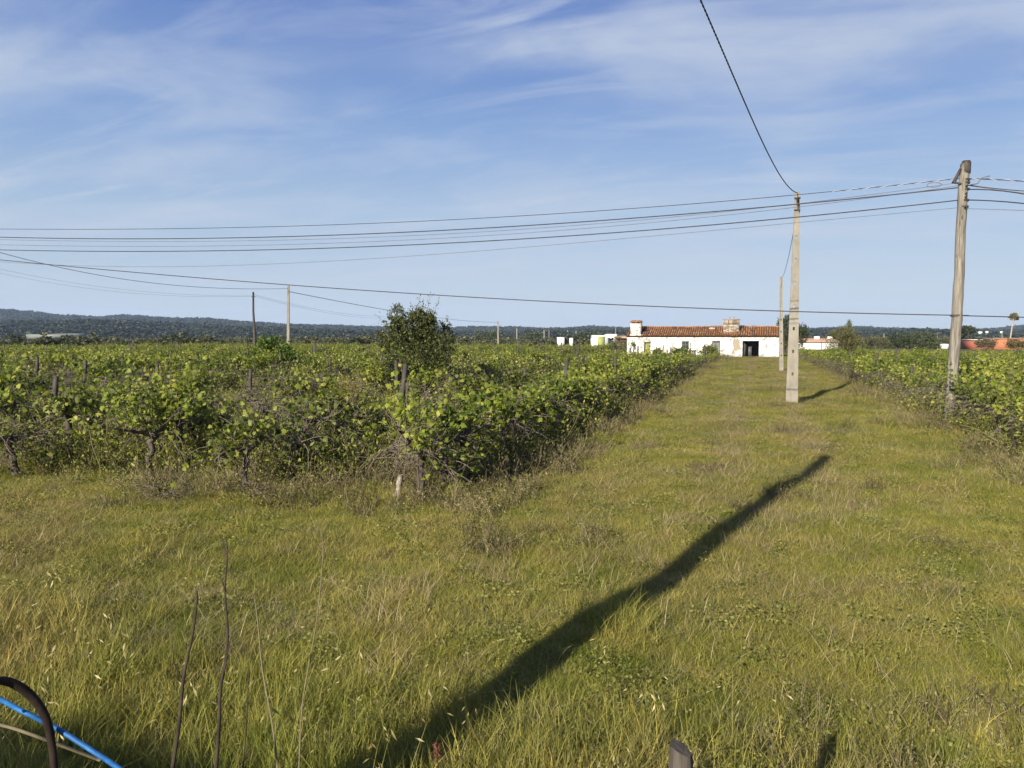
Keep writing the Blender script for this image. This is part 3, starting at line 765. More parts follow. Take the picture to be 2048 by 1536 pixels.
# ------------------------------------------------------------------ vineyard
kinds = [('full leafy', 1.0, 5, 1.45, 0.1), ('full leafy', 1.15, 6, 1.55, 0.2), ('bushy', 0.85, 22, 1.35, 0.3), ('bushy', 0.8, 24, 1.3, 0.3),
         ('thin leaved', 0.52, 44, 1.25, 0.5), ('thin leaved', 0.45, 48, 1.3, 0.5), ('nearly bare', 0.15, 50, 1.1, 0.4), ('nearly bare', 0.22, 52, 1.15, 0.4),
         ('thick tangled', 0.95, 62, 1.45, 0.12), ('thick tangled', 0.75, 70, 1.4, 0.12), ('thick tangled', 1.05, 56, 1.5, 0.12),
         ('bright topped', 0.95, 46, 1.62, 0.05), ('tall leafy', 1.35, 16, 1.68, 0.1)]
VM = []          # (trunk mesh, cane mesh, foliage mesh, joined source, leaf data)
for k, (nm, lf, ba, hh, dr) in enumerate(kinds):
    tr, ca, fo, ld = vine_parts(300 + k, lf, ba, hh, dr, 1.6 if k >= 8 else 1.0, 640 if k >= 11 else 520)
    lm = M['vine_leaf_low'] if 2 <= k <= 7 else M['vine_leaf']
    j = MB()
    for mi, q in enumerate((tr, ca, fo)):
        for vv, ff, b0 in [(np.concatenate(q.v), q.f, j.n)]:
            j.v.append(vv); j.n += len(vv)
            for f in ff: j.f.append(f + b0); j.m.append(np.full(len(f), mi, np.int32))
    VM.append((tr.mesh('trunk', M['bark'], True), ca.mesh('canes', M['cane']), fo.mesh('foliage', lm), src('vine', j, [M['bark'], M['cane'], lm]), ld))
vines = []       # x, y, turn, scale, kind, row index, side
def row_end(u): return 112 - 0.1 * abs(u) if u < -17 else 80.5
for k in range(0, 34):
    u = LEFT_EDGE - ROW_GAP * k
    v = 9.6 + (0.6 if k == 2 else rng.uniform(-0.3, 0.6)) if k else 10.0
    n = 0
    while v < row_end(u):
        n += 1
        if k == 0: kd = rng.choice([8, 9, 10, 8, 10, 1])
        elif v < 24: kd = rng.choice([1, 2, 3, 4, 4, 5, 5, 6, 6, 7, 7])
        elif v < 42: kd = rng.choice([0, 1, 2, 2, 3, 3, 4, 5, 6, 4])
        else: kd = rng.choice([0, 1, 1, 2, 3, 4])
        if k == 2 and n == 1: kd = 12
        if k == 0 and n == 1: kd = 11
        if k == 4 and n == 2: kd = 12
        if rng.random() > 0.05 or n == 1:
            vines.append((u + rng.normal() * 0.06, v, rng.normal() * 0.15 + (math.pi if rng.random() < .5 else 0), rng.uniform(0.84, 1.12), int(kd), k, 'left', n))
        v += rng.uniform(1.2, 1.5)
for k in range(0, 16):
    u = RIGHT_EDGE + ROW_GAP * k
    v = 13.2 + rng.uniform(-0.3, 0.8)
    n = 0
    while v < 84 - 0.3 * k:
        n += 1
        kd = rng.choice([8, 9, 9, 10]) if k == 0 else rng.choice([0, 1, 1, 2, 2, 3, 10])
        vines.append((u + rng.normal() * 0.06, v, rng.normal() * 0.15 + (math.pi if rng.random() < .5 else 0), rng.uniform(0.84, 1.08), int(kd), k, 'right', n))
        v += rng.uniform(1.15, 1.45)
def far_scale(x, y):          # young short vines near the farmhouse
    f = 1 - 0.26 * float(smooth(28, 75, y))
    if -19 < x < 0: f *= 1 - 0.38 * float(smooth(40, 74, y))
    return f
def bend(u, v): return u + (0.007 * (v - 10) if u < 0 else -0.021 * (v - 15))      # the lane narrows a little towards the farmhouse
vines = [(bend(a[0], a[1]), a[1], a[2], a[3] * far_scale(a[0], a[1])) + a[4:] for a in vines]
VA = np.array([(a[0], a[1], 0) for a in vines])
vis = in_view(VA, 0.03, 5)
order = sorted([i for i in range(len(vines)) if vis[i]], key=lambda i: VA[i] @ FWD)
single = set(order[:300])
cnt = {}
rest = []
leafmesh = []
for k in range(4):
    m = MB(); r = np.random.default_rng(60 + k)
    m.add(GLV * [1, 1, 1.0 + k * .8] + np.vstack([[0, 0, 0], r.normal(size=(14, 3)) * 0.035]), GLF)
    leafmesh.append(m.mesh('leaf', M['vine_leaf']))
for i, (x, y, rz, sc, kd, k, side, n) in enumerate(sorted([v for v in vines], key=lambda v: (v[6], v[5], v[1]))):
    q = np.array([[x, y, 0.0]])
    key = (x, y)
    idx = next(ii for ii in order if VA[ii][0] == x and VA[ii][1] == y) if False else None
    rest.append((x, y, rz, sc, kd, k, side))
sel = {(VA[i][0], VA[i][1]) for i in single}
stuff_v = []
made = 0
for (x, y, rz, sc, kd, k, side) in rest:
    if (x, y) not in sel:
        if in_view(np.array([[x, y, 0.0]]), 0.10, 3)[0]: stuff_v.append((x, y, rz, sc, kd))
        continue
    cnt[(side, k)] = c = cnt.get((side, k), 0) + 1
    nm = kinds[kd][0]
    rowt = ('row along the %s of track' % side) if k == 0 else '%s row %s of track' % (ordw(k + 1), side)
    root = empty('grapevine', (x, y, float(gz(x, y)) - 0.02), rz)
    root.scale = (sc, sc, sc)
    tag(root, '%s grapevine, %s from the near end of the %s' % (nm, ordw(c), rowt), 'grapevine', 'old grapevines in the %s vineyard' % side)
    new_obj('trunk', VM[kd][0], root); new_obj('canes', VM[kd][1], root)
    if side == 'left' and c == 1 and k in (0, 2):          # leaves of the foremost vines one by one
        pos, fr, size = VM[kd][4]; pick_ = np.random.default_rng(9).permutation(len(pos)); m_ = MB(); stamp(m_, GLV, GLF, pos[pick_[300:]], fr[pick_[300:]], size[pick_[300:]] * .8); o_ = m_.build('small_leaves', M['vine_leaf'], root); o_['kind'] = 'stuff'; pick_ = pick_[:300]; pos, fr, size = pos[pick_], fr[pick_], size[pick_] * .82
        for a in range(len(pos)):
            if a >= 300: break
            o = new_obj('leaf', leafmesh[a % 4], root)
            mt = Matrix([[*fr[a][0], 0], [*fr[a][1], 0], [*fr[a][2], 0], [0, 0, 0, 1]])
            o.matrix_local = Matrix.Translation(Vector(pos[a])) @ mt @ Matrix.Scale(float(size[a]), 4)
    else:
        new_obj('foliage', VM[kd][2], root)
sv = np.array([(a[0], a[1]) for a in stuff_v])
scatter('distant_vines', [v[3] for v in VM], np.column_stack([sv, gz(sv[:, 0], sv[:, 1]) - 0.02]), [a[2] for a in stuff_v], [a[3] for a in stuff_v], [a[4] for a in stuff_v])

# posts and trellis wires
pm = []
for k in range(3):
    m = MB(); r = np.random.default_rng(80 + k)
    zz = np.array([-0.2, 0.5, 1.1, 1.40 + 0.1 * k]); w_ = np.array([0.045, 0.043, 0.041, 0.038])
    V = np.array([[(sx * w_[a] + 0.012 * math.sin(a * 2 + k), sy * w_[a] * 0.9, zz[a]) for sx, sy in ((-1, -1), (1, -1), (1, 1), (-1, 1))] for a in range(4)])
    V[3, :, 2] += r.normal(size=4) * 0.02
    F_ = [[4 * a + b, 4 * a + (b + 1) % 4, 4 * a + 4 + (b + 1) % 4, 4 * a + 4 + b] for a in range(3) for b in range(4)] + [[12, 13, 14, 15]]
    m.add(V.reshape(-1, 3), F_)
    pm.append(m.mesh('vineyard_post', M['vine_post']))
posts = []
for side, us in (('left', [LEFT_EDGE - ROW_GAP * k for k in range(26)]), ('right', [RIGHT_EDGE + ROW_GAP * k for k in range(10)])):
    for k, u in enumerate(us):
        v = (10.9 if side == 'left' else 14.0) + rng.uniform(0, 4.5)
        if side == 'left' and k in (0, 2): v = 10.95
        while v < min(row_end(u), 78 if side == 'left' else 55):
            if in_view(np.array([[u, v, 0.0]]), 0.03, 5)[0]: posts.append((u, v, side, k))
            v += rng.uniform(5.6, 9.0)
pc = {}
for (u, v, side, k) in posts:
    pc[(side, k)] = c = pc.get((side, k), 0) + 1
    o = new_obj('vineyard_post', pm[rng.integers(3)])
    hs = rng.uniform(0.85, 1.12)
    o.location = (bend(u, v) + rng.normal() * 0.04, v, float(gz(u, v))); o.rotation_euler = (rng.normal() * 0.045, rng.normal() * 0.045, rng.uniform(-.4, .4)); o.scale = (1, 1, hs)
    rowt = ('vine row along the %s of track' % side) if k == 0 else '%s vine row %s of track' % (ordw(k + 1), side)
    tag(o, 'weathered grey post, %s from the near end of %s' % (ordw(c), rowt), 'post', 'posts of the vine rows')
for side, us, v0 in (('left', [LEFT_EDGE - ROW_GAP * k for k in range(7)], 10.6), ('right', [RIGHT_EDGE + ROW_GAP * k for k in range(3)], 13.2)):
    for k, u in enumerate(us):
        for hz, hn in ((0.62, 'lower'), (1.12, 'upper')):
            m = MB(); yy = np.arange(v0, 60, 1.1)
            m.tube(np.stack([bend(u, yy) + rng.normal(size=len(yy)) * .012, yy, hz + 0.05 * np.sin(yy * 1.2 + k) + gz(np.full(len(yy), u), yy)], -1), 0.006, 4)
            o = m.build('trellis_wire', M['steel'])
            rowt = ('vine row along the %s of the track' % side) if k == 0 else '%s vine row %s of the track' % (ordw(k + 1), side)
            tag(o, 'rusty %s trellis wire of the %s' % (hn, rowt), 'wire', 'trellis wires of the vine rows')

# white stake in front of the first vine
m = MB(); P = np.array([[0, 0, -0.1], [0.01, .0, 0.15], [0.035, 0, 0.32], [0.055, 0.01, 0.42]])
m.tube(P, [0.045, 0.043, 0.042, 0.04], 6)
o = m.build('stake', M['white_stake']); b = on_g(795, 1005); o.location = (b[0], b[1], float(gz(b[0], b[1])))
tag(o, 'short peeling pale stake leaning at the foot of the nearest vine by the track', 'stake')

# ------------------------------------------------------------------ bushes and trees
def base_d(px, D):
    q = on_d(px, 700, D); return (q[0], q[1], float(gz(q[0], q[1])))
r = np.random.default_rng(400)
q_ = r.normal(size=(16, 3)); q_ /= np.linalg.norm(q_, axis=1)[:, None]
KNOBS = [((a[0] * 1.12 * (.72 if a[2] > .4 else 1), a[1] * 1.0, 1.85 + a[2] * 1.35), (r.uniform(.24, .46),) * 2 + (r.uniform(.26, .5),), .5) for a in q_]
root = tree('oak_bush', 'tall dark olive bush growing between the vine rows, taller than the vines', 'bush', base_d(832, 25),
     [((0, 0, 1.75), (1.0, 1.0, 1.05), 5), ((0.15, 0, 2.65), (0.6, 0.6, 0.75), 2.0), ((-0.6, 0.2, 1.9), (0.7, 0.7, 0.8), 2), ((0.72, 0, 1.85), (0.65, 0.6, 0.85), 2), ((.1, 0, 0.85), (1.15, .9, .75), 2)] + KNOBS,
     40000, 0.08, 'oak_leaf', 1.4, 0.12, 401, tight=0.26, limbs=16)
sp = MB(); sl = MB()          # thin shoots that stick out of the crown
for (dx, dz) in ((-1.05, 3.45), (-0.85, 3.2), (-1.15, 3.05), (-1.3, 2.75), (0.05, 3.72), (0.35, 3.75), (0.62, 3.6), (0.3, 3.6), (-.2, 3.4), (1.15, 2.6), (1.3, 2.4), (-1.35, 2.3), (1.1, 1.9), (-1.2, 1.7)):
    s = np.array([dx * 0.45, r.normal() * .2, 1.9 if dz > 3 else 1.5]); e = np.array([dx, r.normal() * .3, dz])
    c = np.array([s + (e - s) * t + [dx * -.08 * math.sin(t * 3.1), 0, 0] for t in np.linspace(0, 1, 7)]); sp.tube(c, np.linspace(0.012, 0.003, 7), 4, cap=False)
    n = 46; t = r.uniform(0.3, 1, n) * 5.99; a = t.astype(int); pp = c[a] + (c[a + 1] - c[a]) * (t - a)[:, None] + r.normal(size=(n, 3)) * 0.05
    stamp(sl, NLV, NLF, pp, rot_frames(r.normal(size=(n, 3)) + (e - s), r), r.uniform(0.04, 0.09, n))
sp.build('shoots', M['cane'], root); sl.build('shoot_leaves', M['oak_leaf'], root)

tree('leafy_bush', 'bright green leafy bush standing above the vines beside the far utility poles', 'bush', base_d(545, 42),
     [((0, 0, 1.2), (1.25, 1.1, 0.95), 3), ((-0.3, 0, 1.85), (0.7, .6, .55), 1), ((1.0, 0, 1.1), (.8, .7, .75), 1)], 3600, 0.13, 'green_bush', 1.0, 0.08, 402, tv=SLV, tf=SLF, limbs=5)
tree('rusty_bush', 'small rusty olive bush between the leafy vines left of the tall olive bush', 'bush', base_d(692, 17.0),
     [((0, 0, 1.05), (0.36, 0.36, 0.42), 3), ((0, 0, 0.6), (0.34, 0.34, 0.4), 1)], 2600, 0.035, 'rust_bush', 0.9, 0.03, 403, limbs=6)
for (px, D, w_, h_, sd, lab) in ((640, 12.9, 0.95, 0.52, 404, 'wide dark brown dry bush at the front of the vines left of the pale stake'),
                                 (500, 11.2, 0.7, 0.28, 405, 'low brown dry bush at the front edge of the vines near the leafy end vine'),
                                 (310, 11.0, 0.9, 0.22, 406, 'low straw brown weed clump in front of the vines on the left')):
    tree('dry_bush', lab, 'bush', base_d(px, D), [((0, 0, h_ * .9), (w_, 0.6, h_), 3), ((w_ * .5, 0, h_ * .6), (w_ * .6, .5, h_ * .7), 1), ((-w_ * .5, .1, h_ * .7), (w_ * .6, .5, h_ * .8), 1)],
         4200 if sd == 404 else 2200, 0.045 if sd == 404 else 0.026, 'dark_bush' if sd == 404 else 'weed', h_ * .8, 0.02, sd, 'dry bushes among the vines', limbs=12)
for (px, D, w_, h_, sd, lab) in ((1480, 22, 0.8, 0.2, 407, 'low purplish brown weed clump in the grass left of the concrete pole shadow'),
                                 (1655, 15.6, 1.1, 0.22, 408, 'low brown weed clump at the tip of the long pole shadow'),
                                 (1600, 19, 0.9, 0.2, 409, 'low brown weed clump in the grass in front of the concrete pole'),
                                 (1900, 8.6, 0.7, 0.16, 410, 'low brown weed clump in the grass on the right'),
                                 (1420, 13.8, .5, .13, 411, 'low brown weed clump left of the long pole shadow tip')):
    b = base_d(px, D)
    tree('weed_clump', lab, 'weeds', b, [((0, 0, h_ * .35), (w_, 0.7, h_ * .6), 3)], 1100, 0.026, 'weed', h_ * .5, 0.008, sd, 'brown weed clumps on the track', limbs=14)

tree('dark_tree', 'dense dark green tree behind the right end of the white farmhouse', 'tree', base_d(1572, 97),
     [((0, 0, 2.2), (1.5, 1.4, 2.0), 3), ((0.1, 0, 4.0), (0.8, 0.8, 1.0), 1.2), ((-.7, 0, 3.7), (.5, .5, .8), .6), ((1.4, .5, 2.0), (1.3, 1.2, 1.7), 2), ((1.9, 0, 3.0), (.7, .7, .7), .6)],
     6500, 0.22, 'dark_tree', 2.4, 0.18, 412, limbs=7, up=.4)
tree('olive_tree', 'broad olive green bush tree beside the pink roofed building', 'tree', base_d(1685, 78),
     [((0, 0, 1.5), (1.9, 1.7, 1.5), 3), ((0.1, 0, 2.5), (1.2, 1.1, .8), 1.3), ((1.0, 0, 1.2), (1.2, 1, 1.2), 1)], 6000, 0.16, 'olive_bush', 1.5, 0.12, 413, limbs=7)
root = empty('conifer', base_d(1697, 80)); tag(root, 'young conifer with a thin pointed top rising behind the olive green bush tree', 'tree')
r = np.random.default_rng(414); t = MB(); t.tube([(0, 0, -.2), (0, 0, 2), (.05, 0, 4.05)], [.08, .05, .012], 6); t.build('trunk', M['trunk'], root)
f = MB()
for z in np.linspace(0.9, 3.75, 15):
    rr = 0.12 + 0.85 * (1 - (z - .9) / 2.85) ** .8
    for a in np.arange(7) * 0.9 + z * 3:
        e = np.array([math.cos(a) * rr, math.sin(a) * rr, z + .06 + .12 * rr]); n = int(40 * rr) + 10
        tt = r.uniform(.1, 1, n)[:, None]
        pp = np.array([0, 0, z]) + (e - [0, 0, z]) * tt + r.normal(size=(n, 3)) * .05
        stamp(f, NLV, NLF, pp, rot_frames(e - [0, 0, z] + r.normal(size=(n, 3)) * .4, r), r.uniform(.08, .17, n))
f.build('crown', M['conifer'], root)

FT = 'trees beyond the right vineyard'
def ftree(px0, px1, ytop, D, sd, lab, leaf='dark_tree', cat='tree', nl=2600, blobs=None, name='tree'):
    b = base_d((px0 + px1) / 2, D); hw = (px1 - px0) / 2 / FPX * D; top = on_d((px0 + px1) / 2, ytop, D)[2] - b[2]
    if blobs is None:
        blobs = [((0, 0, top * .58), (hw, hw * .8, top * .42), 3), ((-hw * .45, 0, top * .62), (hw * .5, hw * .5, top * .36), 1), ((hw * .5, 0, top * .55), (hw * .5, hw * .5, top * .36), 1), ((0, 0, top * .3), (hw * .85, hw * .7, top * .3), 1)]
    else: blobs = blobs(hw, top)
    return tree(name, lab, cat, b, blobs, nl, 0.055 * top + .06, leaf, top * .5, 0.03 * top, sd, FT, tv=SLV, tf=SLF, limbs=5)
ftree(1775, 1822, 667, 165, 420, 'dark round tree, left one of the broad pair beyond the right vineyard')
ftree(1812, 1876, 663, 170, 421, 'largest dark broad tree beyond the right vineyard, left of the wooden pole')
ftree(1725, 1775, 673, 150, 422, 'low green tree between the conifer and the broad dark trees', 'scrub')
ftree(1868, 1905, 676, 175, 423, 'small green tree behind the wooden pole on its left side', 'scrub')
ftree(1916, 1948, 652, 260, 424, 'tall airy eucalyptus with a rounded top right of the wooden pole', 'dark_tree',
      blobs=lambda hw, t: [((0, 0, t * .82), (hw * .95, hw * .8, t * .17), 3), ((-.5 * hw, 0, t * .6), (hw * .5, hw * .5, t * .14), 1), ((.5 * hw, 0, t * .5), (hw * .6, hw * .5, t * .16), 1), ((0, 0, t * .25), (hw, hw, t * .22), 2)], name='eucalyptus')
ftree(1950, 1990, 676, 185, 425, 'low bush tree in front of the left end of the orange building', 'scrub')
ftree(2012, 2048, 678, 180, 426, 'low bush tree in front of the orange building at the right edge', 'olive_bush')
b = base_d(1238, 100)
tree('hedge_bush', 'dark green bush against the left end wall of the white farmhouse', 'bush', b, [((0, 0, 1.1), (1.0, .8, 1.1), 1)], 2200, .15, 'dark_tree', .8, .06, 427)
tree('fig_sapling', 'thin dark sapling in front of the left end of the farmhouse wall', 'bush', base_d(1266, 82), [((0, 0, .9), (.42, .4, .7), 2), ((0, 0, 1.5), (.2, .2, .35), 1)], 900, .12, 'green_bush', .8, .03, 428)
for (px, D, h_, w_, sd, lab) in ((1315, 80, .95, .5, 429, 'green shoots in front of the farmhouse beside its green door'), (1362, 79, 1.05, 1.3, 430, 'bright green bush under the farmhouse window'), (1418, 79, 1.3, 0.9, 431, 'bright green bush in front of the grey farmhouse door')):
    tree('garden_bush', lab, 'bush', base_d(px, D), [((0, 0, h_ * .5), (w_, .7, h_ * .45), 3), ((w_ * .2, 0, h_ * .75), (w_ * .5, .5, h_ * .3), 1)], 2000, .14, 'vine_leaf', h_ * .6, .04, sd, 'bushes in front of the farmhouse', tv=SLV, tf=SLF)
MT = 'trees on the plain left of the farmhouse'
for (px, yt, D, hw, sd, lab) in ((975, 660, 330, 6, 440, 'round dark tree on the plain right of the nearest far concrete pole'), (1068, 663, 360, 6, 441, 'dark tree on the plain between the far poles'),
                                 (1190, 664, 300, 7, 442, 'dark grove behind the low white house with the green gate'), (1150, 668, 230, 6, 443, 'dark hedge behind the small white shed')):
    q = base_d(px, D); top = on_d(px, yt, D)[2] - q[2]
    tree('plain_tree', lab, 'tree', q, [((0, 0, top * .55), (hw, hw * .8, top * .45), 1)], 1200, .7, 'dark_tree', top * .5, .2, sd, MT, tv=SLV, tf=SLF)
# palm
D = 225; b = base_d(2019, D); ht = on_d(2023, 634, D)[2] - b[2]
root = empty('palm_tree', b); tag(root, 'tall thin fan palm rising behind the orange building', 'tree')
t = MB(); t.tube([(0, 0, -.3), (.1, 0, ht * .4), (.5, 0, ht * .8), (.75, 0, ht)], [.26, .2, .17, .2], 8); t.build('trunk', M['palm_trunk'], root)
f = MB(); r = np.random.default_rng(450); n = 24
d = r.normal(size=(n, 3)); d[:, 2] = np.abs(d[:, 2]) * 1.3 - .75; d /= np.linalg.norm(d, axis=1)[:, None]
FAN = np.array([[0, 0, 0]] + [[math.sin(a) * .55, .35 + math.cos(a) * .65, 0.0 - .1 * abs(a)] for a in np.linspace(-1.9, 1.9, 9)])
stamp(f, FAN, [[0, k, k + 1] for k in range(1, 9)], np.tile([[.75, 0, ht]], (n, 1)) + d * .35, rot_frames(d, r), r.uniform(.85, 1.25, n))
f.build('crown', M['scrub'], root)

# ------------------------------------------------------------------ buildings
def wall_holes(mb, xc, zc_, holes, t, mi=0):
    """slab of thickness t (front at y=0) on grid lines xc, zc_ with rectangular holes; reveals included"""
    nx, nz = len(xc) - 1, len(zc_) - 1
    solid = np.ones((nx, nz), bool)
    for (a, b, c, d) in holes:
        for i in range(nx):
            for k in range(nz):
                if xc[i] >= a - 1e-3 and xc[i + 1] <= b + 1e-3 and zc_[k] >= c - 1e-3 and zc_[k + 1] <= d + 1e-3: solid[i, k] = False
    for i in range(nx):
        for k in range(nz):
            if not solid[i, k]: continue
            x0, x1, z0, z1 = xc[i], xc[i + 1], zc_[k], zc_[k + 1]
            mb.add([(x0, 0, z0), (x1, 0, z0), (x1, 0, z1), (x0, 0, z1)], [[0, 1, 2, 3]], mi)
            mb.add([(x0, t, z0), (x1, t, z0), (x1, t, z1), (x0, t, z1)], [[3, 2, 1, 0]], mi)
            for (di, dk, e) in ((-1, 0, ((x0, 0, z0), (x0, 0, z1), (x0, t, z1), (x0, t, z0))), (1, 0, ((x1, 0, z0), (x1, t, z0), (x1, t, z1), (x1, 0, z1))),
                                (0, -1, ((x0, 0, z0), (x0, t, z0), (x1, t, z0), (x1, 0, z0))), (0, 1, ((x0, 0, z1), (x1, 0, z1), (x1, t, z1), (x0, t, z1)))):
                ii, kk = i + di, k + dk
                if ii < 0 or kk < 0 or ii >= nx or kk >= nz or not solid[ii, kk]: mb.add(e, [[0, 1, 2, 3]], mi)
def cuts(vals, extra, step=None):
    return np.array(sorted(set([round(float(v), 4) for v in list(vals) + list(extra)])))
YF = 88.0
hx = lambda px: on_y(px, 700, YF)[0]
hz = lambda py, px=1450: on_y(px, py, YF)[2]
x0, x1 = hx(1254), hx(1558)
house = empty('farmhouse', ((x0 + x1) / 2, YF, 0)); hxo = (x0 + x1) / 2
tag(house, 'long abandoned whitewashed farmhouse with a clay tile roof at the end of the grass track', 'house')
EZ = hz(672.5); RZ = hz(655) + 0.12; DEP = 5.2
lx = lambda px: hx(px) - hxo
door = (lx(1288), lx(1301), -0.2, hz(684)); win = (lx(1363), lx(1378), hz(698), hz(682)); gdoor = (lx(1424), lx(1440), -0.2, hz(681.5)); opn = (lx(1484.5), lx(1518), -0.2, hz(681))
holes = [door, win, gdoor, opn]
xc = cuts([x0 - hxo, x1 - hxo], [h[0] for h in holes] + [h[1] for h in holes]); zc2 = cuts([-0.2, EZ], [h[3] for h in holes] + [win[2]])
m = MB(); wall_holes(m, xc, zc2, holes, 0.42)
m.build('wall', M['whitewash'], house)
m = MB(); xl, xr = x0 - hxo, x1 - hxo
m.box((0, DEP - .2, EZ / 2), (xr - xl, .4, EZ + .38))
for xx in (xl + .2, xr - .2):
    m.box((xx, DEP / 2 + .01, EZ / 2 - .1), (.396, DEP - .84, EZ + .2))
    m.add([(xx - .19, .2, EZ - .01), (xx + .19, .2, EZ - .01), (xx - .19, DEP - .2, EZ - .01), (xx + .19, DEP - .2, EZ - .01), (xx - .19, DEP / 2, RZ - .16), (xx + .19, DEP / 2, RZ - .16)],
          [[0, 1, 5, 4], [3, 2, 4, 5]])
    m.add([(xx - .19, .2, EZ - .01), (xx - .19, DEP - .2, EZ - .01), (xx - .19, DEP / 2, RZ - .16), (xx + .19, .2, EZ - .01), (xx + .19, DEP - .2, EZ - .01), (xx + .19, DEP / 2, RZ - .16)], [[0, 1, 2], [3, 5, 4]])
m.box((lx(1520) + .9, 2.4, EZ / 2), (.25, 4.0, EZ + .2)); m.box((lx(1470), 2.4, EZ / 2), (.25, 4.0, EZ + .2))
m.build('side_walls', M['whitewash'], house)
m = MB(); m.box((0, DEP / 2, 0.02), (xr - xl - .9, DEP - .9, .06)); m.build('floor', M['dark'], house)
# roof: underlay and curved tiles
slope = (RZ - EZ) / (DEP / 2 + 0.25)
m = MB()
yo, zo = -0.25, EZ - 0.02
m.add([(xl - .1, yo, zo), (xr + .1, yo, zo), (xr + .1, DEP / 2, RZ - .06), (xl - .1, DEP / 2, RZ - .06), (xr + .1, DEP + .25, zo), (xl - .1, DEP + .25, zo)], [[0, 1, 2, 3], [3, 2, 4, 5]])
roof = m.build('roof', M['underlay'], house)
m = MB(); r = np.random.default_rng(500)
pitch_x = 0.245; nx = int((xr - xl + .15) / pitch_x); LS = math.hypot(DEP / 2 + .25, RZ - EZ); nrow = 8; tl = LS / nrow
ang = np.linspace(0, math.pi, 6)
up = np.array([0, (DEP / 2 + .25) / LS, (RZ - EZ) / LS]); nn = np.array([0, -up[2], up[1]])
c_ch1 = (lx(1260), lx(1281)); c_ch2 = (lx(1444), lx(1478))
for ci in range(nx):
    cx = xl - .05 + pitch_x * (ci + .5)
    sag = 0.05 * math.sin(cx * .55) + 0.03 * math.sin(cx * 1.7 + 1)
    for ri in range(nrow):
        s0 = ri * tl
        mid = s0 / LS
        if c_ch1[0] - .25 < cx < c_ch1[1] + .05 and mid < .55: continue
        if c_ch1[1] < cx < c_ch1[1] + .85 and .25 < mid < .62 and cx - c_ch1[1] < mid * 1.5: continue  # tiles left out so the dark underlay stands in for the chimney's shadow
        if lx(1412) < cx < lx(1430) and ri == 6: continue
        if lx(1343) < cx < lx(1349) and ri == 6: continue
        if r.random() < 0.008: continue
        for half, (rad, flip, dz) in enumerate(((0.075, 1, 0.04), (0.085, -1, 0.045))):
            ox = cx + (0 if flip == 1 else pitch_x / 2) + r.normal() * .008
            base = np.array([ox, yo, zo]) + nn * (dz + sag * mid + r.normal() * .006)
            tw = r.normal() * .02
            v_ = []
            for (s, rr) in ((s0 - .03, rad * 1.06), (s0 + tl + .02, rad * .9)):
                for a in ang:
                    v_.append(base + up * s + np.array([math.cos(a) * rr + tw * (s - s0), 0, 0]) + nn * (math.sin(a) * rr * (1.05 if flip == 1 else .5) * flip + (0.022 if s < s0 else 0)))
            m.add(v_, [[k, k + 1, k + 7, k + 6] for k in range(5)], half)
# back slope, never seen from the field, as plain courses; ridge tiles
for ci in range(int((xr - xl) / .4)):
    cx = xl + .2 + .4 * ci
    v_ = []
    for (x_, rr) in ((cx - .22, .13), (cx + .2, .115)):
        zz_ = RZ + .03 + 0.04 * math.sin(cx * .55) + r.normal() * .012
        for a in ang: v_.append((x_, DEP / 2 + math.cos(a) * rr, zz_ + math.sin(a) * rr * .8 - .02))
    m.add(v_, [[k, k + 6, k + 7, k + 1] for k in range(5)])
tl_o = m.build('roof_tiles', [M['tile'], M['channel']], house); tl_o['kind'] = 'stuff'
m = MB(); m.box((lx(1421.5), DEP / 2 - .55, RZ - .19), (.62, .5, .05), (math.atan(slope), 0, 0)); m.build('loose_board', M['white'], house)
# left chimney
def brick_face(mb, cx, cz0, w_, nrow, bh, bw, y, r, depth=.03):
    for k in range(nrow):
        xq = cx - w_ / 2 + (bw / 2 if k % 2 else 0) * .5
        while xq < cx + w_ / 2 - .04:
            ww = min(bw, cx + w_ / 2 - xq)
            mb.box((xq + ww / 2, y - depth / 2 + r.normal() * .006, cz0 + bh * (k + .5)), (ww - .02, depth, bh - .018)); xq += ww
c1c, w1 = (c_ch1[0] + c_ch1[1]) / 2, c_ch1[1] - c_ch1[0]
zt, zb = hz(641.5), EZ - .05
ch = MB(); ch.box((c1c, .6, (zb + zt - .4) / 2 + .08), (w1 - .06, 1.0, zt - .4 - zb + .1)); ch.box((c1c, .6, zb + .13), (w1 + .1, 1.1, .22)); ch.box((c1c, .6, zt - .34), (w1 + .06, 1.08, .09))
ch1 = ch.build('chimney', M['whitewash'], house)
m = MB()
for k in (-1, 0, 1): m.box((c1c + k * w1 * .42, .6, zt - .21), (.12, .9, .18))
m.build('vent_pillars', M['mortar'], ch1)
m = MB(); m.box((c1c, .6, zt - .075), (w1 + .16, 1.2, .09)); 
for k in range(6): m.tube([(c1c - w1 / 2 + .1 + k * .2, .02, zt - .02), (c1c - w1 / 2 + .1 + k * .2, 1.15, zt + .05)], .085, 6)
m.build('cap', M['tile'], ch1)
m = MB(); m.box((c1c, .6, zt - .21), (w1 - .3, .5, .18)); m.build('flue', M['dark'], ch1)
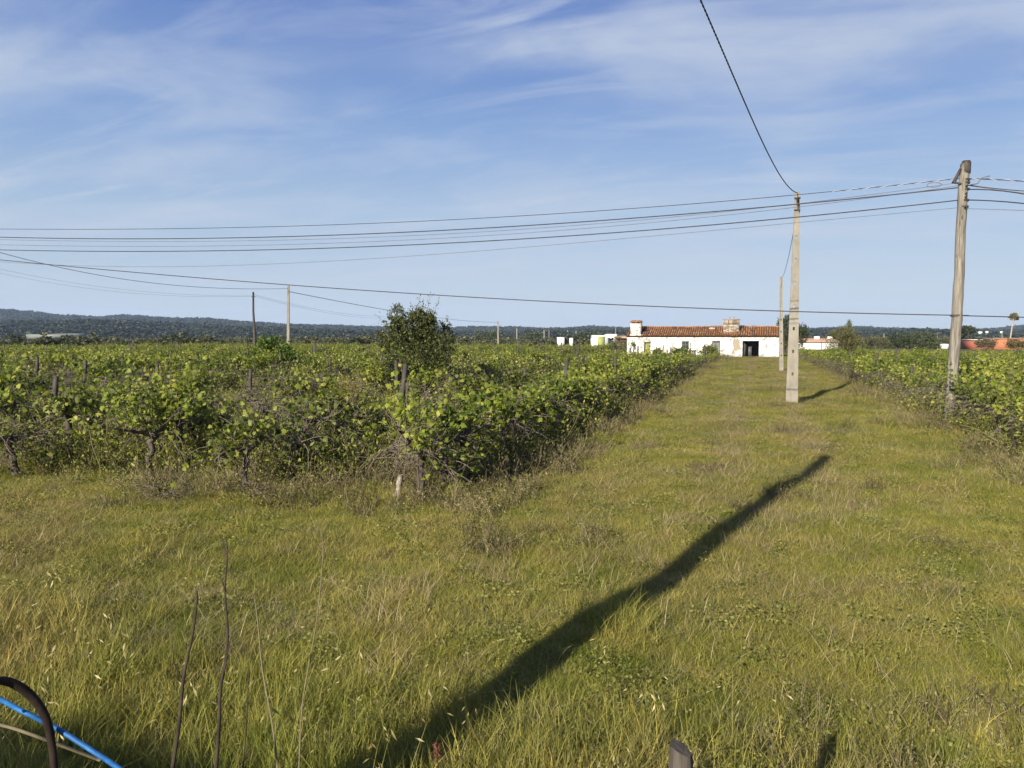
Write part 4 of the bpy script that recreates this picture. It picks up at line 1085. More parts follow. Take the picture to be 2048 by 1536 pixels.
# right chimney, broad brick stack
c2c, w2 = (c_ch2[0] + c_ch2[1]) / 2, c_ch2[1] - c_ch2[0]
zt2, zb2 = hz(637.5), hz(668)
yb = .75
ch = MB(); ch.box((c2c, yb + .5, (zb2 + zt2) / 2 - .35), (w2 - .12, .9, zt2 - zb2 + .5)); 
ch2 = ch.build('chimney', M['mortar'], house)
m = MB(); r = np.random.default_rng(501)
for k in range(13):                    # upright slots at the top
    m.box((c2c - w2 / 2 + .075 + k * (w2 - .15) / 12, yb - .0 + r.normal() * .004, zt2 - .36), (.095, .14, .46))
m.box((c2c, yb + .45, zt2 - .07), (w2 + .02, 1.1, .1)); 
for k in range(13): m.box((c2c - w2 / 2 + .075 + k * (w2 - .15) / 12, yb + .9, zt2 - .36), (.095, .14, .46))
brick_face(m, c2c, zb2 - .05, w2 - .16, 8, .125, .27, yb + .045, r)
bo = m.build('bricks', M['brick'], ch2); bo['kind'] = 'stuff'
m = MB(); m.box((c2c, yb - .06, zb2 + .02), (w2 + .1, .5, .14)); m.build('chimney_base', M['tile'], ch2)
for dx in (-.18, .28):
    m = MB(); m.tube([(c2c + dx, yb + .5, zt2 - .1), (c2c + dx, yb + .5, zt2 + .22)], .05, 8); m.build('chimney_pot', M['brown_roof'], ch2)
# doors and windows
m = MB()
for k in range(4): m.box(((door[0] + door[1]) / 2 + (k - 1.5) * (door[1] - door[0] - .1) / 4, .16, door[3] / 2 - .12), ((door[1] - door[0] - .1) / 4 - .012, .04, door[3] + .1))
d1 = m.build('door', M['green_paint'], house); d1['label'] = 'faded yellow green board door'
m = MB(); m.box(((door[0] + door[1]) / 2, .10, door[3] - .06), (door[1] - door[0] - .02, .18, .1)); m.box((door[0] + .035, .10, door[3] / 2 - .15), (.06, .18, door[3] - .1)); m.box((door[1] - .035, .10, door[3] / 2 - .15), (.06, .18, door[3] - .1)); m.build('frame', M['frame_grey'], d1)
m = MB(); wc = ((win[0] + win[1]) / 2, (win[2] + win[3]) / 2); ww, wh = win[1] - win[0], win[3] - win[2]
m.box((wc[0], .12, win[3] - .06), (ww - .02, .16, .12)); m.box((wc[0], .12, win[2] + .04), (ww - .02, .16, .07))
for k in (-1, 0, 1): m.box((wc[0] + k * (ww / 2 - .05), .12, wc[1]), (.08, .1, wh - .2))
m.box((wc[0], .12, wc[1]), (ww - .1, .07, .05))
wo_ = m.build('window', M['grey_door'], house)
for k in (-1, 1):
    for q in (-1, 1):
        m = MB(); m.box((wc[0] + k * ww * .235, .14, wc[1] + q * wh * .2), (ww * .36, .012, wh * .33)); p_ = m.build('pane', M['glass'], wo_)
m = MB()
for k in range(4): m.box(((gdoor[0] + gdoor[1]) / 2 + (k - 1.5) * (gdoor[1] - gdoor[0] - .1) / 4, .14, gdoor[3] / 2 - .15), ((gdoor[1] - gdoor[0] - .1) / 4 - .015, .04, gdoor[3] + .05))
d2 = m.build('door', M['grey_door'], house); d2['label'] = 'weathered grey board door'
m = MB(); m.box(((gdoor[0] + gdoor[1]) / 2, .09, gdoor[3] - .07), (gdoor[1] - gdoor[0] - .02, .2, .12)); m.build('lintel', M['frame_grey'], d2)
m = MB(); ow = opn[1] - opn[0]
m.box((opn[0] + .33, .75, opn[3] / 2 - .05), (.95, .04, opn[3] - .05), (0, 0, math.radians(62)))
m.box((opn[0] + .72, 1.3, opn[3] * .32), (.5, .04, opn[3] * .64), (0, 0, math.radians(-8)))
d3 = m.build('door', M['sheet'], house); d3['label'] = 'open grey sheet metal door leaf inside the doorway'
m = MB(); m.box(((opn[0] + opn[1]) / 2, .06, opn[3] - .05), (ow - .01, .14, .08)); m.box((opn[1] - .03, .06, opn[3] / 2 - .1), (.05, .14, opn[3] - .05)); m.box((opn[0] + .03, .06, opn[3] / 2 - .1), (.05, .14, opn[3] - .05)); m.build('frame', M['frame_grey'], d3)
# patch of bare plaster: an irregular slab a few millimetres proud of the wall
a = np.linspace(0, 2 * math.pi, 18)[:-1]; r = np.random.default_rng(502)
pcx, pcz = lx(1473), hz(690); ro = r.uniform(.75, 1.1, 17)
m = MB(); fr = np.stack([pcx + np.cos(a) * .43 * ro, np.full(17, -.006), pcz + np.sin(a) * .78 * ro], -1)
m.add(np.vstack([[[pcx, -.008, pcz]], fr]), [[0, 1 + k, 1 + (k + 1) % 17] for k in range(17)])
m.add(np.vstack([fr, fr + [0, .008, 0]]), [[k, 17 + k, 17 + (k + 1) % 17, (k + 1) % 17] for k in range(17)])
m.build('plaster_patch', M['plaster'], house)
for k in range(9):
    m = MB(); r = np.random.default_rng(510 + k)
    u_ = r.normal(size=(9, 3)); 
    me = bpy.data.meshes.new('stone')
    import bmesh
    bm = bmesh.new(); bmesh.ops.create_icosphere(bm, subdivisions=1, radius=.16)
    for v_ in bm.verts: v_.co = Vector((v_.co.x * 1.3, v_.co.y, v_.co.z * .7)) * (1 + r.normal() * .16)
    bm.to_mesh(me); bm.free(); me.materials.append(M['stone'])
    o = new_obj('stone', me); px = 1452 + k * 3.6
    o.location = (on_y(px, 712, 87.2)[0], 87.1 + r.normal() * .25, .04); o.rotation_euler = (0, 0, r.uniform(0, 6)); o.scale = [r.uniform(.7, 1.3)] * 3
    tag(o, '%s pale stone from the left in the line under the farmhouse plaster patch' % ordw(k + 1), 'stone', 'stones along the farmhouse wall')

def block(parent, name, px0, px1, yt, yb_, D, dep, mt, zpad=1.5):
    a, b = on_d(px0, yt, D), on_d(px1, yb_, D); c = (a + b) / 2 + FWD * dep / 2
    w_ = (px1 - px0) / FPX * D; z0 = b[2] - zpad; m = MB()
    m.box((0, 0, 0), (w_, dep, a[2] - z0))
    o = m.build(name, M[mt], parent); o.location = (c[0], c[1], (a[2] + z0) / 2); o.rotation_euler = (0, 0, YAW)
    if parent is not None: o.location = Vector(o.location) - parent.location
    return o
def gable(parent, name, px0, px1, y_ridge, y_eave, D, dep, mt):
    a, b = on_d(px0, y_ridge, D), on_d(px1, y_eave, D); w_ = (px1 - px0) / FPX * D + .3
    h_ = a[2] - b[2]; m = MB(); hw = w_ / 2; hd = dep / 2 + .3
    m.add([(-hw, -hd, 0), (hw, -hd, 0), (hw, 0, h_), (-hw, 0, h_), (hw, hd, 0), (-hw, hd, 0), (-hw, -hd, -.12), (hw, -hd, -.12)], [[0, 1, 2, 3], [3, 2, 4, 5], [6, 7, 1, 0]])
    m.add([(-hw, -hd, 0), (-hw, 0, h_), (-hw, hd, 0)], [[0, 1, 2]]); m.add([(hw, -hd, 0), (hw, 0, h_), (hw, hd, 0)], [[0, 2, 1]])
    o = m.build(name, M[mt], parent); c = (a + b) / 2 + FWD * dep / 2; o.location = (c[0], c[1], b[2] + .01); o.rotation_euler = (0, 0, YAW)
    if parent is not None: o.location = Vector(o.location) - parent.location
    return o
def broot(name, px, D, label, cat='building', group=None):
    q = base_d(px, D); return tag(empty(name, q), label, cat, group)
b1 = broot('white_building', 1645, 132, 'low white building with a flat pink tiled roof right of the dark tree')
block(b1, 'wall', 1614, 1676, 683, 699, 132, 7, 'white'); gable(b1, 'roof', 1612, 1678, 676.5, 683, 132, 7, 'pink_roof')
for px in (1635, 1661): block(b1, 'chimney', px - 5, px + 5, 672.8, 678, 134.5, .6, 'white', .3)
block(b1, 'downpipe', 1642.5, 1643.4, 684, 698, 131.9, .08, 'frame_grey', .4)
b2 = broot('orange_building', 2010, 205, 'long low orange walled building at the right edge under the palm')
block(b2, 'wall', 1957.5, 1993, 679.6, 690, 205, 8, 'red_wall')['label'] = 'lower red wall at the left end'
block(b2, 'wall', 1993.4, 2110, 676.8, 690, 204, 9, 'orange_wall'); block(b2, 'parapet', 1956.8, 1992.8, 679.0, 679.7, 204.8, 8.4, 'white', .05); block(b2, 'parapet', 1992.9, 2111, 676.2, 677.0, 203.7, 9.6, 'pink_roof', .05)
b3 = broot('white_house', 1215, 142, 'low white house with an olive green gate left of the farmhouse')
block(b3, 'wall', 1188, 1216, 670.5, 684, 142, 6, 'white'); block(b3, 'wall', 1216.2, 1234, 668.2, 684, 145, 6, 'white'); block(b3, 'wall', 1234.2, 1252, 675, 684, 144, 5, 'brown_roof')['label'] = 'brown lean-to wall'
block(b3, 'gate', 1195.5, 1209, 672.8, 684, 141.8, .15, 'green_gate'); gable(b3, 'roof', 1232, 1253, 671.5, 675.2, 143.5, 5, 'pink_roof'); block(b3, 'window', 1219, 1226, 675, 680, 144.8, .3, 'glass', 0); block(b3, 'wall', 1184.8, 1187.9, 677, 684, 142, 4, 'white')
b4 = broot('white_shed', 1130, 175, 'small low white shed with a dark open bay on the plain')
block(b4, 'wall', 1116, 1129, 674.5, 683, 175, 5, 'white'); block(b4, 'wall', 1140, 1146, 676, 683, 175, 5, 'white'); block(b4, 'bay', 1129.1, 1139.9, 675.5, 683, 176.5, 3, 'dark')  # bay is a solid dark box, the opening's shade put into its colour
b5 = broot('greenhouse', 130, 560, 'long pale greenhouse tunnel below the left hills', 'greenhouse')
block(b5, 'wall', 52, 148, 668.6, 673, 560, 30, 'greenhouse'); gable(b5, 'roof', 92, 148, 667, 669.2, 562, 30, 'greenhouse')
HG = 'white houses on the distant hills'
for k, (px, py, w_, D, lab) in enumerate(((378, 655, 5, 1100, 'tiny white house high on the left hillside'), (395, 656, 3, 1110, 'tiny white house just right of the other on the left hillside'),
        (1850, 660.5, 15, 1120, 'long white building on the skyline left of the wooden pole'), (1962, 664.5, 8, 700, 'white hillside house, left one right of the eucalyptus'),
        (1975, 663.5, 6, 705, 'white hillside house, second right of the eucalyptus'), (2004, 663.8, 5, 720, 'small white hillside house left of the palm trunk'), (1893, 689.5, 12, 168, 'low white wall seen behind the wooden pole'),
        (765, 662.5, 4, 800, 'tiny white hut on the plain left of the tall olive bush'), (735, 675, 2, 420, 'tiny white box on the plain left of the tall olive bush'))):
    q = on_d(px, py, D); root = empty('far_house', (q[0], q[1], q[2] - 2)); tag(root, lab, 'house', HG)
    block(root, 'wall', px - w_ * .38, px + w_ * .38, py - .9 - w_ * .05, py + .8, D, max(2, w_ * .004 * D * .12), 'white', 1.0)
# pale dirt strips on the plain
m = MB(); a, b = on_d(90, 678.5, 150), on_d(330, 678.5, 150)
q0, q1 = base_d(80, 152), base_d(340, 150); m.add([(q0[0], q0[1], q0[2] + .3), (q1[0], q1[1], q1[2] + .3), (q1[0] + .5, q1[1] + 5, q1[2] + .5), (q0[0], q0[1] + 5, q0[2] + .5)], [[0, 1, 2, 3]])
tag(m.build('path', M['sand']), kind='structure')

# ------------------------------------------------------------------ utility poles
def concrete_pole(name, base, top, w0, w1, d0, d1, label, group, holes=True, rz=0.0):
    root = empty(name, base, rz); tag(root, label, 'utility pole', group)
    L = top[2] - base[2]; m = MB()
    hs = []
    if holes:
        for z in np.arange(1.0, L - 1.6, .78): hs.append((-.032, .032, z, z + .115))
    zs = cuts([-0.3, 0, L], [h[2] for h in hs] + [h[3] for h in hs]); xs_ = np.array([-.5, -.032, .032, .5]) if holes else np.array([-.5, .5])
    hs2 = hs
    wall_holes(m, xs_, zs, hs2, 1.0)
    dx, dy = (top[0] - base[0]), (top[1] - base[1])
    ca, sa = math.cos(-rz), math.sin(-rz); dx, dy = dx * ca - dy * sa, dx * sa + dy * ca
    for v_ in m.v:
        t = np.clip(v_[:, 2] / L, -.05, 1); w_ = w0 + (w1 - w0) * t; d_ = d0 + (d1 - d0) * t
        inner = np.abs(v_[:, 0]) < .2
        v_[:, 0] = np.where(inner, v_[:, 0] * 1.0, v_[:, 0] * w_) + dx * t; v_[:, 1] = (v_[:, 1] - .5) * d_ + dy * t
    m.build('shaft', M['concrete'], root)
    return root
cb = on_g(1583, 808); ct = on_y(1595, 384, cb[1])
pole1 = concrete_pole('concrete_pole', (cb[0], cb[1], 0), ct, .40, .165, .30, .14, 'tall tapered concrete utility pole with a column of holes beside the track', 'concrete utility poles')
m = MB(); m.box((ct[0] - cb[0] + .03, -.11, ct[2] - .42), (.04, .06, .36)); m.box((ct[0] - cb[0], -.09, ct[2] - .22), (.2, .03, .05)); m.box((ct[0] - cb[0], -.09, ct[2] - .62), (.2, .03, .04)); m.build('bracket', M['iron'], pole1)
m = MB(); m.tube([(ct[0] - cb[0] - .02, -.16, ct[2] - .25), (ct[0] - cb[0] + .0, -.2, ct[2] - .5), (ct[0] - cb[0] + .06, -.16, ct[2] - .66)], .025, 6); m.build('tap_loop', M['wire'], pole1)
pb = on_g(1562.5, 743); pt = on_y(1562, 553, pb[1])
pole2 = concrete_pole('concrete_pole', (pb[0], pb[1], 0), pt, .27, .19, .22, .15, 'slimmer concrete utility pole standing behind the tall one in front of the farmhouse', 'concrete utility poles')
m = MB(); m.tube([(-.14, -.1, .0), (-.13, -.1, pt[2] - .9), (-.1, -.09, pt[2] - .3)], .014, 5); m.build('conduit', M['thin_wire'], pole2)
FPG = 'far concrete poles crossing the plain'
fp = []
for (px, yt, D, wpx, lab) in ((576.5, 571, 80, 5.5, 'pale concrete pole left of the tall olive bush, nearest of the far line'), (996, 642, 205, 3.2, 'thin concrete pole right of the tall olive bush on the plain'),
                              (1033.5, 656, 330, 2.6, 'second thin far pole right of the tall olive bush'), (1088, 660, 420, 2.4, 'third thin far pole right of the tall olive bush'), (1152, 662, 470, 2.2, 'thin far pole rising behind the white shed'),
                              (1135.5, 660, 560, 1.6, 'thinnest far pole left of the white shed pole'), (1231, 655, 600, 1.6, 'thin pole behind the low white house with the green gate'),
                              (1768, 667, 300, 1.6, 'thin pole left of the broad dark trees beyond the right vineyard'), (1875, 666, 300, 1.6, 'thin pole left of the wooden pole beyond the right vineyard'), (2004, 664, 300, 1.6, 'thin pole left of the palm'),
                              (1098, 660, 640, 1.4, 'faint thin pole between the far poles')):
    q = base_d(px, D); tp = on_d(px, yt, D); w_ = wpx / FPX * D
    o = concrete_pole('far_pole', q, (tp[0], tp[1], tp[2]), w_, w_ * .75, w_ * .8, w_ * .6, lab, FPG, False, YAW); fp.append(tp)
q = base_d(509, 90); tp = on_d(506.5, 584, 90); wp = tp
root = empty('far_wooden_pole', q); tag(root, 'thin dark wooden pole left of the pale far concrete pole', 'utility pole'); dq = tp - np.array(q)
m = MB(); m.tube([(0, 0, -.3), dq * .35 + [.06, 0, 0], dq * .7 + [-.05, 0, 0], dq], [.17, .15, .12, .10], 8); m.build('shaft', M['old_wood'], root)
m = MB(); m.box(dq - [0, .02, .55], (.5, .08, .07)); m.build('crossarm', M['old_wood'], root)

# wooden pole on the right
wb = on_g(1897, 852); wt = on_y(1932.5, 328, wb[1])
wroot = empty('wooden_pole', (wb[0], wb[1], 0)); tag(wroot, 'weathered leaning wooden pole at the edge of the right vineyard carrying several cables', 'utility pole')
r = np.random.default_rng(600)
def wpt(t): return np.array([0, 0, 0]) + (wt - np.array([wb[0], wb[1], 0])) * t
m = MB(); ts = np.linspace(-.05, 1, 26)
m.tube([wpt(t) + np.append(r.normal(size=2) * .006, 0) + [.03 * math.sin(t * 5), 0, 0] for t in ts], (.140 - .032 * ts) * r.uniform(.97, 1.03, 26), 14, cap=True)
m.build('shaft', M['pole_wood'], wroot, smooth_=True)
def wz(py): return on_y(1925, py, wb[1])[2] / wt[2]
m = MB(); m.tube([wpt(.965) , wpt(1.004), wpt(1.012)], [.116, .112, .09], 14); m.build('cap', M['iron'], wroot)
m = MB(); a, b = wpt(wz(338)), wpt(wz(366)); m.tube([a + [-.13, -.05, 0], (a + b) / 2 + [-.20, -.06, 0], b + [-.28, -.07, 0]], [.035, .045, .05], 6); m.tube([b + [-.28, -.07, .02], b + [-.1, -.1, -.04]], .03, 6); m.build('bracket', M['iron'], wroot)
for py in (343, 360, 366, 379, 401, 414, 631):
    t = wz(py); m = MB(); a = wpt(t); m.tube([a - [0, 0, .025], a + [0, 0, .025]], .140 - .032 * t + .008, 14, cap=False); m.build('band', M['iron'], wroot)
for py in (374, 389, 396, 417):
    t = wz(py); a = wpt(t); m = MB(); m.tube([a + [.0, -.12, 0], a + [.03, -.19, .01]], .018, 6); m.build('bolt', M['iron'], wroot)

# cables: sampled where they hang, in vertical planes between their poles
def hang(name, label, obs, A, B, rad, material, ext, group='overhead cables from the wooden pole', spiral=None, deg=2, k=60):
    """A-B: plan line of the span; obs: sight lines along it; the sag is the parabola through them, run on to ext=(s0,s1)"""
    A, B = np.array(A[:2]), np.array(B[:2]); dv = B - A; L = np.linalg.norm(dv); dv /= L; nv = np.array([-dv[1], dv[0]])
    S, Z = [], []
    for (px, py) in obs:
        rr = ray(px, py); t = (A @ nv) / (rr[:2] @ nv); q = rr * t; S.append((q[:2] - A) @ dv); Z.append(q[2] + CAM_H)
    co = np.polyfit(S, Z, deg)
    s = np.linspace(ext[0], ext[1], k); z = np.polyval(co, s)
    P = np.column_stack([A + s[:, None] * dv, z])
    m = MB(); m.tube(P, rad, 6); o = m.build(name, M[material]); tag(o, label, 'cable', group)
    return o, P
WP = (wb[0] + .3, wb[1]); LP = (-42.0, 21.5)
att = lambda py: np.array([wb[0], wb[1], 0]) + wpt(wz(py))
s_end = 47.2
o, Pz = hang('overhead_cable', 'topmost overhead cable, with a white spiral wrap beside the wooden pole', [(0, 458), (340, 457.5), (700, 447), (1024, 435), (1590, 388), (1915, 358)], att(358), LP, .010, 'wire', (0, s_end), deg=3)
def spiral_wrap(root, P, s0, s1, rad=.015):
    d = np.cumsum(np.r_[0, np.linalg.norm(np.diff(P, axis=0), axis=1)]); ss = np.linspace(s0, s1, 260)
    c = np.stack([np.interp(ss, d, P[:, k]) for k in range(3)], -1); a = ss * 2 * math.pi / .42
    c = c + np.stack([np.zeros_like(a), np.cos(a) * rad, np.sin(a) * rad], -1)
    m = MB(); m.tube(c, .0065, 5); m.build('spiral_wrap', M['white_spiral'], root)
spiral_wrap(o, Pz, .2, 3.2)
hang('overhead_cable', 'thick second overhead cable below the topmost one', [(0, 474.5), (300, 477), (700, 468.5), (1024, 455), (1590, 406), (1905, 378)], att(378), LP, .016, 'wire', (0, s_end), deg=3)
hang('overhead_cable', 'thin upper wire of the three fine wires under the thick second cable', [(0, 479), (300, 483.5), (700, 475.5), (1024, 460), (1590, 408), (1760, 388), (1905, 366)], att(364), LP, .008, 'thin_wire', (0, s_end), deg=3)
hang('overhead_cable', 'thin lower wire of the fine wires under the thick second cable', [(0, 489), (300, 494), (700, 484), (1024, 467), (1590, 417), (1760, 393), (1905, 372)], att(370), LP, .008, 'thin_wire', (0, s_end), deg=3)
hang('overhead_cable', 'thick overhead cable bound below the black band of the wooden pole', [(0, 500), (300, 502), (700, 494.5), (1024, 481), (1590, 432), (1915, 402)], att(402), LP, .0155, 'wire', (0, s_end), deg=3)
hang('overhead_cable', 'fine lowest wire leaving the bolts of the wooden pole to the left', [(0, 524), (310, 531.5), (700, 521), (1024, 499), (1590, 441), (1915, 418)], att(418), LP, .007, 'thin_wire', (0, s_end), deg=3)
hang('overhead_cable', 'low thick cable running across in front of the concrete poles near the rooftops', [(0, 520), (300, 546), (575, 571), (1024, 599), (1590, 622), (1905, 631)], att(631), LP, .0155, 'wire', (-.3, s_end), deg=3)
RP = (34.0, 25.5)
o, Pz = hang('overhead_cable', 'topmost cable right of the wooden pole with a white spiral wrap', [(1942, 357.5), (1990, 359), (2048, 362.5)], att(358), RP, .013, 'wire', (0, 18), deg=2); spiral_wrap(o, Pz, .15, 1.7)
hang('overhead_cable', 'second cable leaving the wooden pole to the right', [(1942, 371), (1990, 377), (2048, 382)], att(370), RP, .012, 'wire', (0, 18))
hang('overhead_cable', 'fine wire just above the thick cable right of the wooden pole', [(1942, 372), (1990, 379), (2048, 386)], att(371), RP, .007, 'thin_wire', (0, 18))
hang('overhead_cable', 'thick cable leaving the black band to the right', [(1942, 378.5), (1968, 379), (2048, 388)], att(378), RP, .0155, 'wire', (0, 18), deg=2)
hang('overhead_cable', 'lower thick cable leaving the wooden pole to the right', [(1942, 400), (1990, 402), (2048, 407)], att(402), RP, .0155, 'wire', (0, 18))
hang('overhead_cable', 'fine lowest wire leaving the wooden pole to the right', [(1942, 417.5), (1990, 418.8), (2048, 421)], att(418), RP, .007, 'thin_wire', (0, 18))
hang('overhead_cable', 'low thick cable going right past the palm', [(1910, 631), (1980, 632.7), (2048, 634.5)], att(631), RP, .0155, 'wire', (0, 18))
m = MB(); a = att(371); m.tube([a + [.12, -.05, 0], a + [.28, -.05, .02], a + [.36, -.05, .16], a + [.55, -.05, .20]], .016, 6); tag(m.build('jumper_cable', M['thin_wire']), 'short grey jumper bent from the wooden pole up to the spiral wrapped cable', 'cable')
m = MB(); c = att(369) + np.array([-.72, -.05, .02]); a = np.linspace(0, 6.6, 24); m.tube(np.stack([c[0] + .17 * np.cos(a), np.full(24, c[1]), c[2] + .06 * np.sin(a)], -1), .008, 5); tag(m.build('wire_coil', M['thin_wire']), 'small slack wire coil hanging just left of the wooden pole', 'wire')
# twisted service cable from the concrete pole to the pole behind the camera
tip = on_g(1655, 917); SH = 7.45; Ls = SH / math.tan(SUN_EL); sb = np.array([tip[0] - math.sin(SUN_TO) * Ls, tip[1] - math.cos(SUN_TO) * Ls])
def plain_hang(name, label, A, B, sag, rad, material, group, k=50, obs=None):
    A, B = np.array(A, float), np.array(B, float); t = np.linspace(0, 1, k)[:, None]
    P = A + (B - A) * t - np.array([0, 0, 4 * sag]) * t * (1 - t); m = MB(); m.tube(P, rad, 6); o = m.build(name, M[material]); tag(o, label, 'cable', group); return o, P
t_ = np.linspace(0, 1, 420)
obs = [(1594, 386), (1530, 290), (1480, 190), (1430, 80), (1408, 0)]
A2, B2 = np.array([ct[0], ct[1]]), sb; dv = (B2 - A2); L = np.linalg.norm(dv); dv /= L; nv = np.array([-dv[1], dv[0]]); S, Z = [], []
for q in obs:
    rr = ray(*q); t = (A2 @ nv) / (rr[:2] @ nv); S.append((rr[:2] * t - A2) @ dv); Z.append(rr[2] * t + CAM_H)
co = np.polyfit(S + [L], Z + [SH - .25], 3)
s = np.linspace(0, L, 420); P = np.column_stack([A2 + s[:, None] * dv, np.polyval(co, s)]); a = s * 2 * math.pi / .30
m = MB()
for ph in (0, math.pi): m.tube(P + np.stack([np.cos(a + ph), np.zeros_like(a), np.sin(a + ph)], -1) * .009, .009, 5)
tag(m.build('service_cable', M['wire']), 'twisted black service cable sweeping down from the top edge to the tall concrete pole', 'cable')
o, P = hang('service_cable', 'thin slack wire hanging from the tall concrete pole to the slimmer pole behind it', [(1590, 445), (1586, 470), (1577, 515), (1570, 540), (1563, 556)], (ct[0], ct[1]), (pt[0], pt[1]), .010, 'wire', (0, float(np.linalg.norm(ct[:2] - pt[:2]))), None)
# lines of the far poles
q0 = on_d(-60, 488, 52)
hang('far_cable', 'cable of the far concrete poles coming in from the left edge', [(0, 505), (100, 530), (230, 556), (400, 574), (500, 578), (574, 577)], fp[0], q0, .020, 'thin_wire', (0, float(np.linalg.norm((fp[0] - q0)[:2]))), 'cables of the far poles', deg=3)
hang('far_cable', 'sagging far cable passing behind the tall olive bush', [(579, 578), (690, 612), (800, 625), (860, 630), (930, 642), (995, 645)], fp[0], fp[1], .032, 'thin_wire', (0, float(np.linalg.norm((fp[0] - fp[1])[:2]))), 'cables of the far poles', deg=2)
plain_hang('far_cable', 'short far cable right of the thin pole on the plain', fp[1] - [0, 0, .4], fp[2] - [0, 0, .2], 2.5, .035, 'thin_wire', 'cables of the far poles')
qL, qR = on_d(-80, 540, 70), on_d(1010, 660, 300)
for k, dy in enumerate((0, 8)):
    hang('far_wire', 'faint %s wire from the thin wooden pole to the left edge' % ('lower' if k else 'upper'), [(0, 538 + dy), (150, 566 + dy * .9), (320, 586 + dy * .5), (440, 591 + dy * .3), (505, 592)], wp, qL, .009, 'thin_wire', (0, float(np.linalg.norm((wp - qL)[:2]))), 'cables of the far poles', deg=3)
    hang('far_wire', 'faint %s wire from the thin wooden pole going right' % ('lower' if k else 'upper'), [(508, 589 + dy * .3), (580, 607 + dy * .5), (660, 623 + dy * .4), (740, 632 + dy * .5)], wp, qR, .012, 'thin_wire', (0, 70), 'cables of the far poles')
# the roadside pole behind the camera, whose long shadow lies on the grass
root = concrete_pole('roadside_pole', (sb[0], sb[1], float(gz(*sb))), (sb[0], sb[1], SH), .36, .25, .32, .22, 'tall concrete roadside pole just out of view, seen by its long shadow on the grass', 'concrete utility poles', False, -SUN_TO)
#, (sb[0], sb[1], float(gz(*sb)))); tag(root, 'round wooden roadside pole just out of view, seen by its long shadow on the grass', 'utility pole')

# ------------------------------------------------------------------ right at the camera: post, rope, bramble, stalks
b = on_d(1362, 1485, 2.15); g0 = float(gz(b[0], b[1])); root = empty('fence_post', (b[0], b[1], g0)); tag(root, 'split top of an old grey fence post at the bottom edge', 'post')
h_ = b[2] - g0; m = MB()
ring = lambda z, s, o=(0, 0): [(x_ * s + o[0], y_ * s + o[1], z) for x_, y_ in ((-.033, -.02), (-.005, -.034), (.03, -.025), (.036, .012), (.006, .032), (-.03, .02))]
V = ring(-.2, 1.1) + ring(h_ * .6, 1.0) + ring(h_ - .08, .98); tops = [(-.031, -.018, h_ - .004), (-.006, -.030, h_ - .014), (.024, -.022, h_ - .030), (.032, .011, h_ - .036), (.006, .028, h_ - .016), (-.028, .018, h_)]
V += tops; m.add(V, [[6 * a + k, 6 * a + (k + 1) % 6, 6 * a + 6 + (k + 1) % 6, 6 * a + 6 + k] for a in range(3) for k in range(6)]); m.add([V[18 + k] for k in range(6)], [[0, 1, 2, 3, 4, 5]])
m.build('shaft', M['old_wood'], root)
def near_tube(obs, rad, k=7, wob=0):
    P = np.array([on_d(px, py, D) for px, py, D in obs]); t = np.linspace(0, len(P) - 1, len(P) * 6)
    # Catmull-Rom through the points
    Q = []
    for tt in t:
        i = min(int(tt), len(P) - 2); f = tt - i; p0, p1, p2, p3 = P[max(i - 1, 0)], P[i], P[i + 1], P[min(i + 2, len(P) - 1)]
        Q.append(.5 * ((2 * p1) + (-p0 + p2) * f + (2 * p0 - 5 * p1 + 4 * p2 - p3) * f * f + (-p0 + 3 * p1 - 3 * p2 + p3) * f ** 3))
    m = MB(); m.tube(np.array(Q), np.interp(np.linspace(0, 1, len(Q)), np.linspace(0, 1, len(np.atleast_1d(rad))), np.atleast_1d(rad)), k); return m
o = near_tube([(-140, 1345, 1.35), (-20, 1390, 1.25), (40, 1420, 1.2), (110, 1455, 1.2), (190, 1505, 1.18), (250, 1545, 1.15), (400, 1650, 1.1), (520, 1780, 1.05)], .0040, 8).build('rope', M['rope'], smooth_=True)
tag(o, 'bright blue nylon rope stretched across the bottom left corner', 'rope')
o = near_tube([(-120, 1420, 1.1), (-40, 1372, 1.12), (10, 1362, 1.15), (56, 1386, 1.17), (90, 1432, 1.18), (104, 1492, 1.18), (110, 1560, 1.17), (114, 1640, 1.16), (118, 1740, 1.15)], [.003, .005, .0066, .0072, .0066, .006, .0056, .005, .005], 8).build('bramble', M['strap'], smooth_=True)
tag(o, 'dark brown bramble stem arching beside the blue rope', 'plant stem')
o = near_tube([(-60, 1440, 1.3), (10, 1452, 1.3), (80, 1475, 1.3), (200, 1520, 1.35)], .003, 6).build('twig', M['pale_stalk'])
tag(o, 'thin pale twig below the blue rope in the corner', 'twig')
SG = 'dry stalks in the foreground'
def stalk(label, obs, rad, side=(), mt='stalk'):
    P0 = np.array([on_d(*q) for q in obs]); gzz = float(gz(P0[0][0], P0[0][1]))
    root = empty('dry_stalk', (P0[0][0], P0[0][1], gzz)); tag(root, label, 'weed stalk', SG)
    px, py, D = obs[0]
    m = near_tube(obs, rad, 6)
    for v_ in m.v: v_ -= np.array([P0[0][0], P0[0][1], gzz])
    bottom = P0[0] - np.array([P0[0][0], P0[0][1], gzz])
    m.tube([bottom, (bottom[0] * .5, bottom[1] * .5, bottom[2] * .5), (0, 0, -.03)], np.atleast_1d(rad)[0] * 1.05, 6)
    m.build('stem', M[mt], root)
    for s in side:
        m = near_tube(s, [.0022, .001], 5)
        for v_ in m.v: v_ -= np.array([P0[0][0], P0[0][1], gzz])
        m.build('side_stem', M[mt], root)
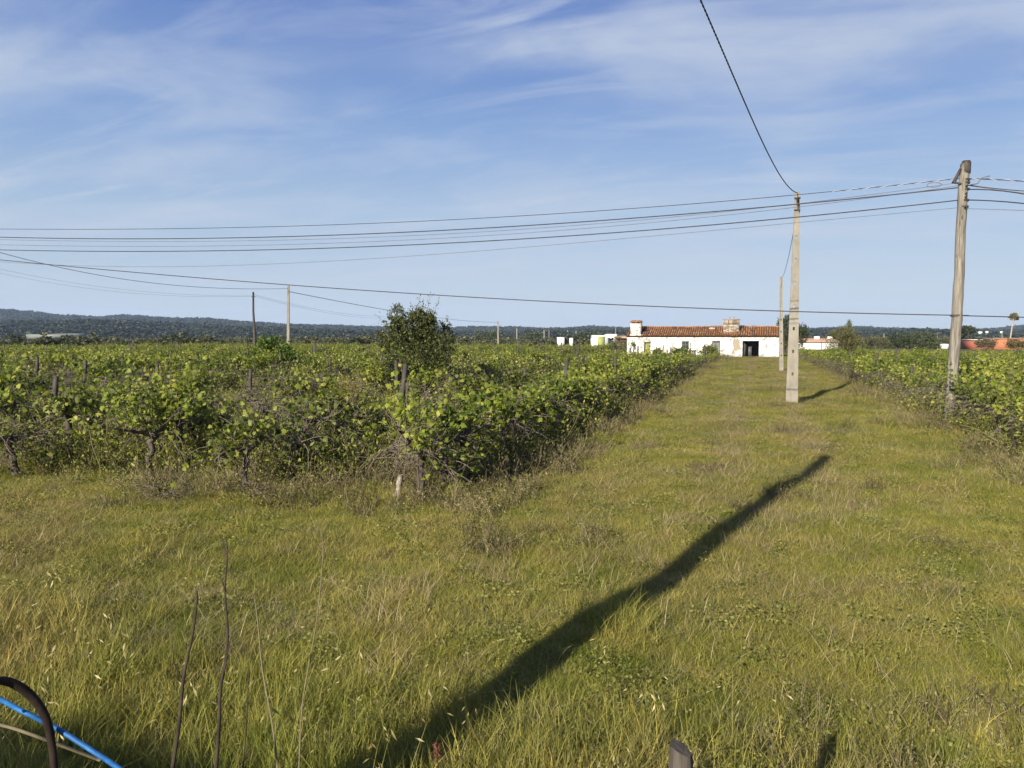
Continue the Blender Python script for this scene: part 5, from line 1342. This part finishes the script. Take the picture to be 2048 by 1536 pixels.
stalk('dark dry stalk, left one of the two tall ones in the foreground', [(345, 1536, 2.1), (358, 1450, 2.15), (368, 1350, 2.2), (385, 1270, 2.25), (394, 1200, 2.3), (393, 1180, 2.32)], [.006, .0045, .002], [[(366, 1360, 2.2), (350, 1330, 2.2), (345, 1290, 2.2)]])
stalk('tallest dry stalk in the foreground, right one of the two, forked', [(432, 1536, 2.1), (438, 1450, 2.15), (441, 1380, 2.18), (455, 1280, 2.25), (450, 1180, 2.32), (455, 1110, 2.36), (452, 1075, 2.4)], [.006, .0045, .003, .0016],
      [[(446, 1360, 2.2), (458, 1290, 2.22), (470, 1255, 2.24)], [(455, 1115, 2.36), (447, 1090, 2.38), (444, 1070, 2.4)], [(452, 1190, 2.3), (444, 1160, 2.3), (440, 1155, 2.3)]])
stalk('thin stalk just right of the two tall stalks', [(555, 1536, 2.4), (545, 1450, 2.45), (525, 1340, 2.5), (515, 1240, 2.55), (508, 1190, 2.6)], [.0035, .0025, .0012], mt='pale_stalk')
stalk('thin dark stalk between the tall stalks and the pale stalk', [(486, 1536, 2.3), (492, 1460, 2.32), (498, 1330, 2.4)], [.003, .0012])
stalk('fine leaning stalk in the grass left of centre', [(598, 1536, 2.6), (606, 1400, 2.65), (632, 1250, 2.75), (645, 1120, 2.85), (643, 1060, 2.9)], [.0028, .0012], [[(640, 1210, 2.75), (655, 1170, 2.75), (666, 1130, 2.75)]], mt='pale_stalk')
b = on_d(874, 1500, 3.0); root = empty('dock_plant', (b[0], b[1], float(gz(b[0], b[1])))); tag(root, 'small reddish dock seed head in the shaded grass at the bottom', 'plant')
hz_ = b[2] - float(gz(b[0], b[1])) + .03; m = MB(); m.tube([(0, 0, -.02), (.01, 0, hz_ * .6), (.0, 0, hz_)], [.004, .003, .002], 5); m.build('stem', M['red_stem'], root)
m = MB(); r = np.random.default_rng(700); n = 90; pp = np.column_stack([r.normal(size=n) * .009, r.normal(size=n) * .009, hz_ - r.random(n) * .07]); stamp(m, NLV, NLF, pp, rot_frames(r.normal(size=(n, 3)), r), r.uniform(.01, .022, n)); m.build('seed_head', M['red_stem'], root)

# ------------------------------------------------------------------ haze
HAZE = 0.00009
if HAZE:
    m, nd, lk = mat('air_haze'); vp = nd.new('ShaderNodeVolumePrincipled')
    vp.inputs['Color'].default_value = (0.52, 0.70, 1.0, 1); vp.inputs['Density'].default_value = HAZE
    o_ = nd.new('ShaderNodeOutputMaterial'); lk.new(vp.outputs[0], o_.inputs['Volume'])
    zb = MB(); zb.box((0, 1500, 65), (7200, 4200, 146)); o = zb.build('haze', m); o['kind'] = 'stuff'
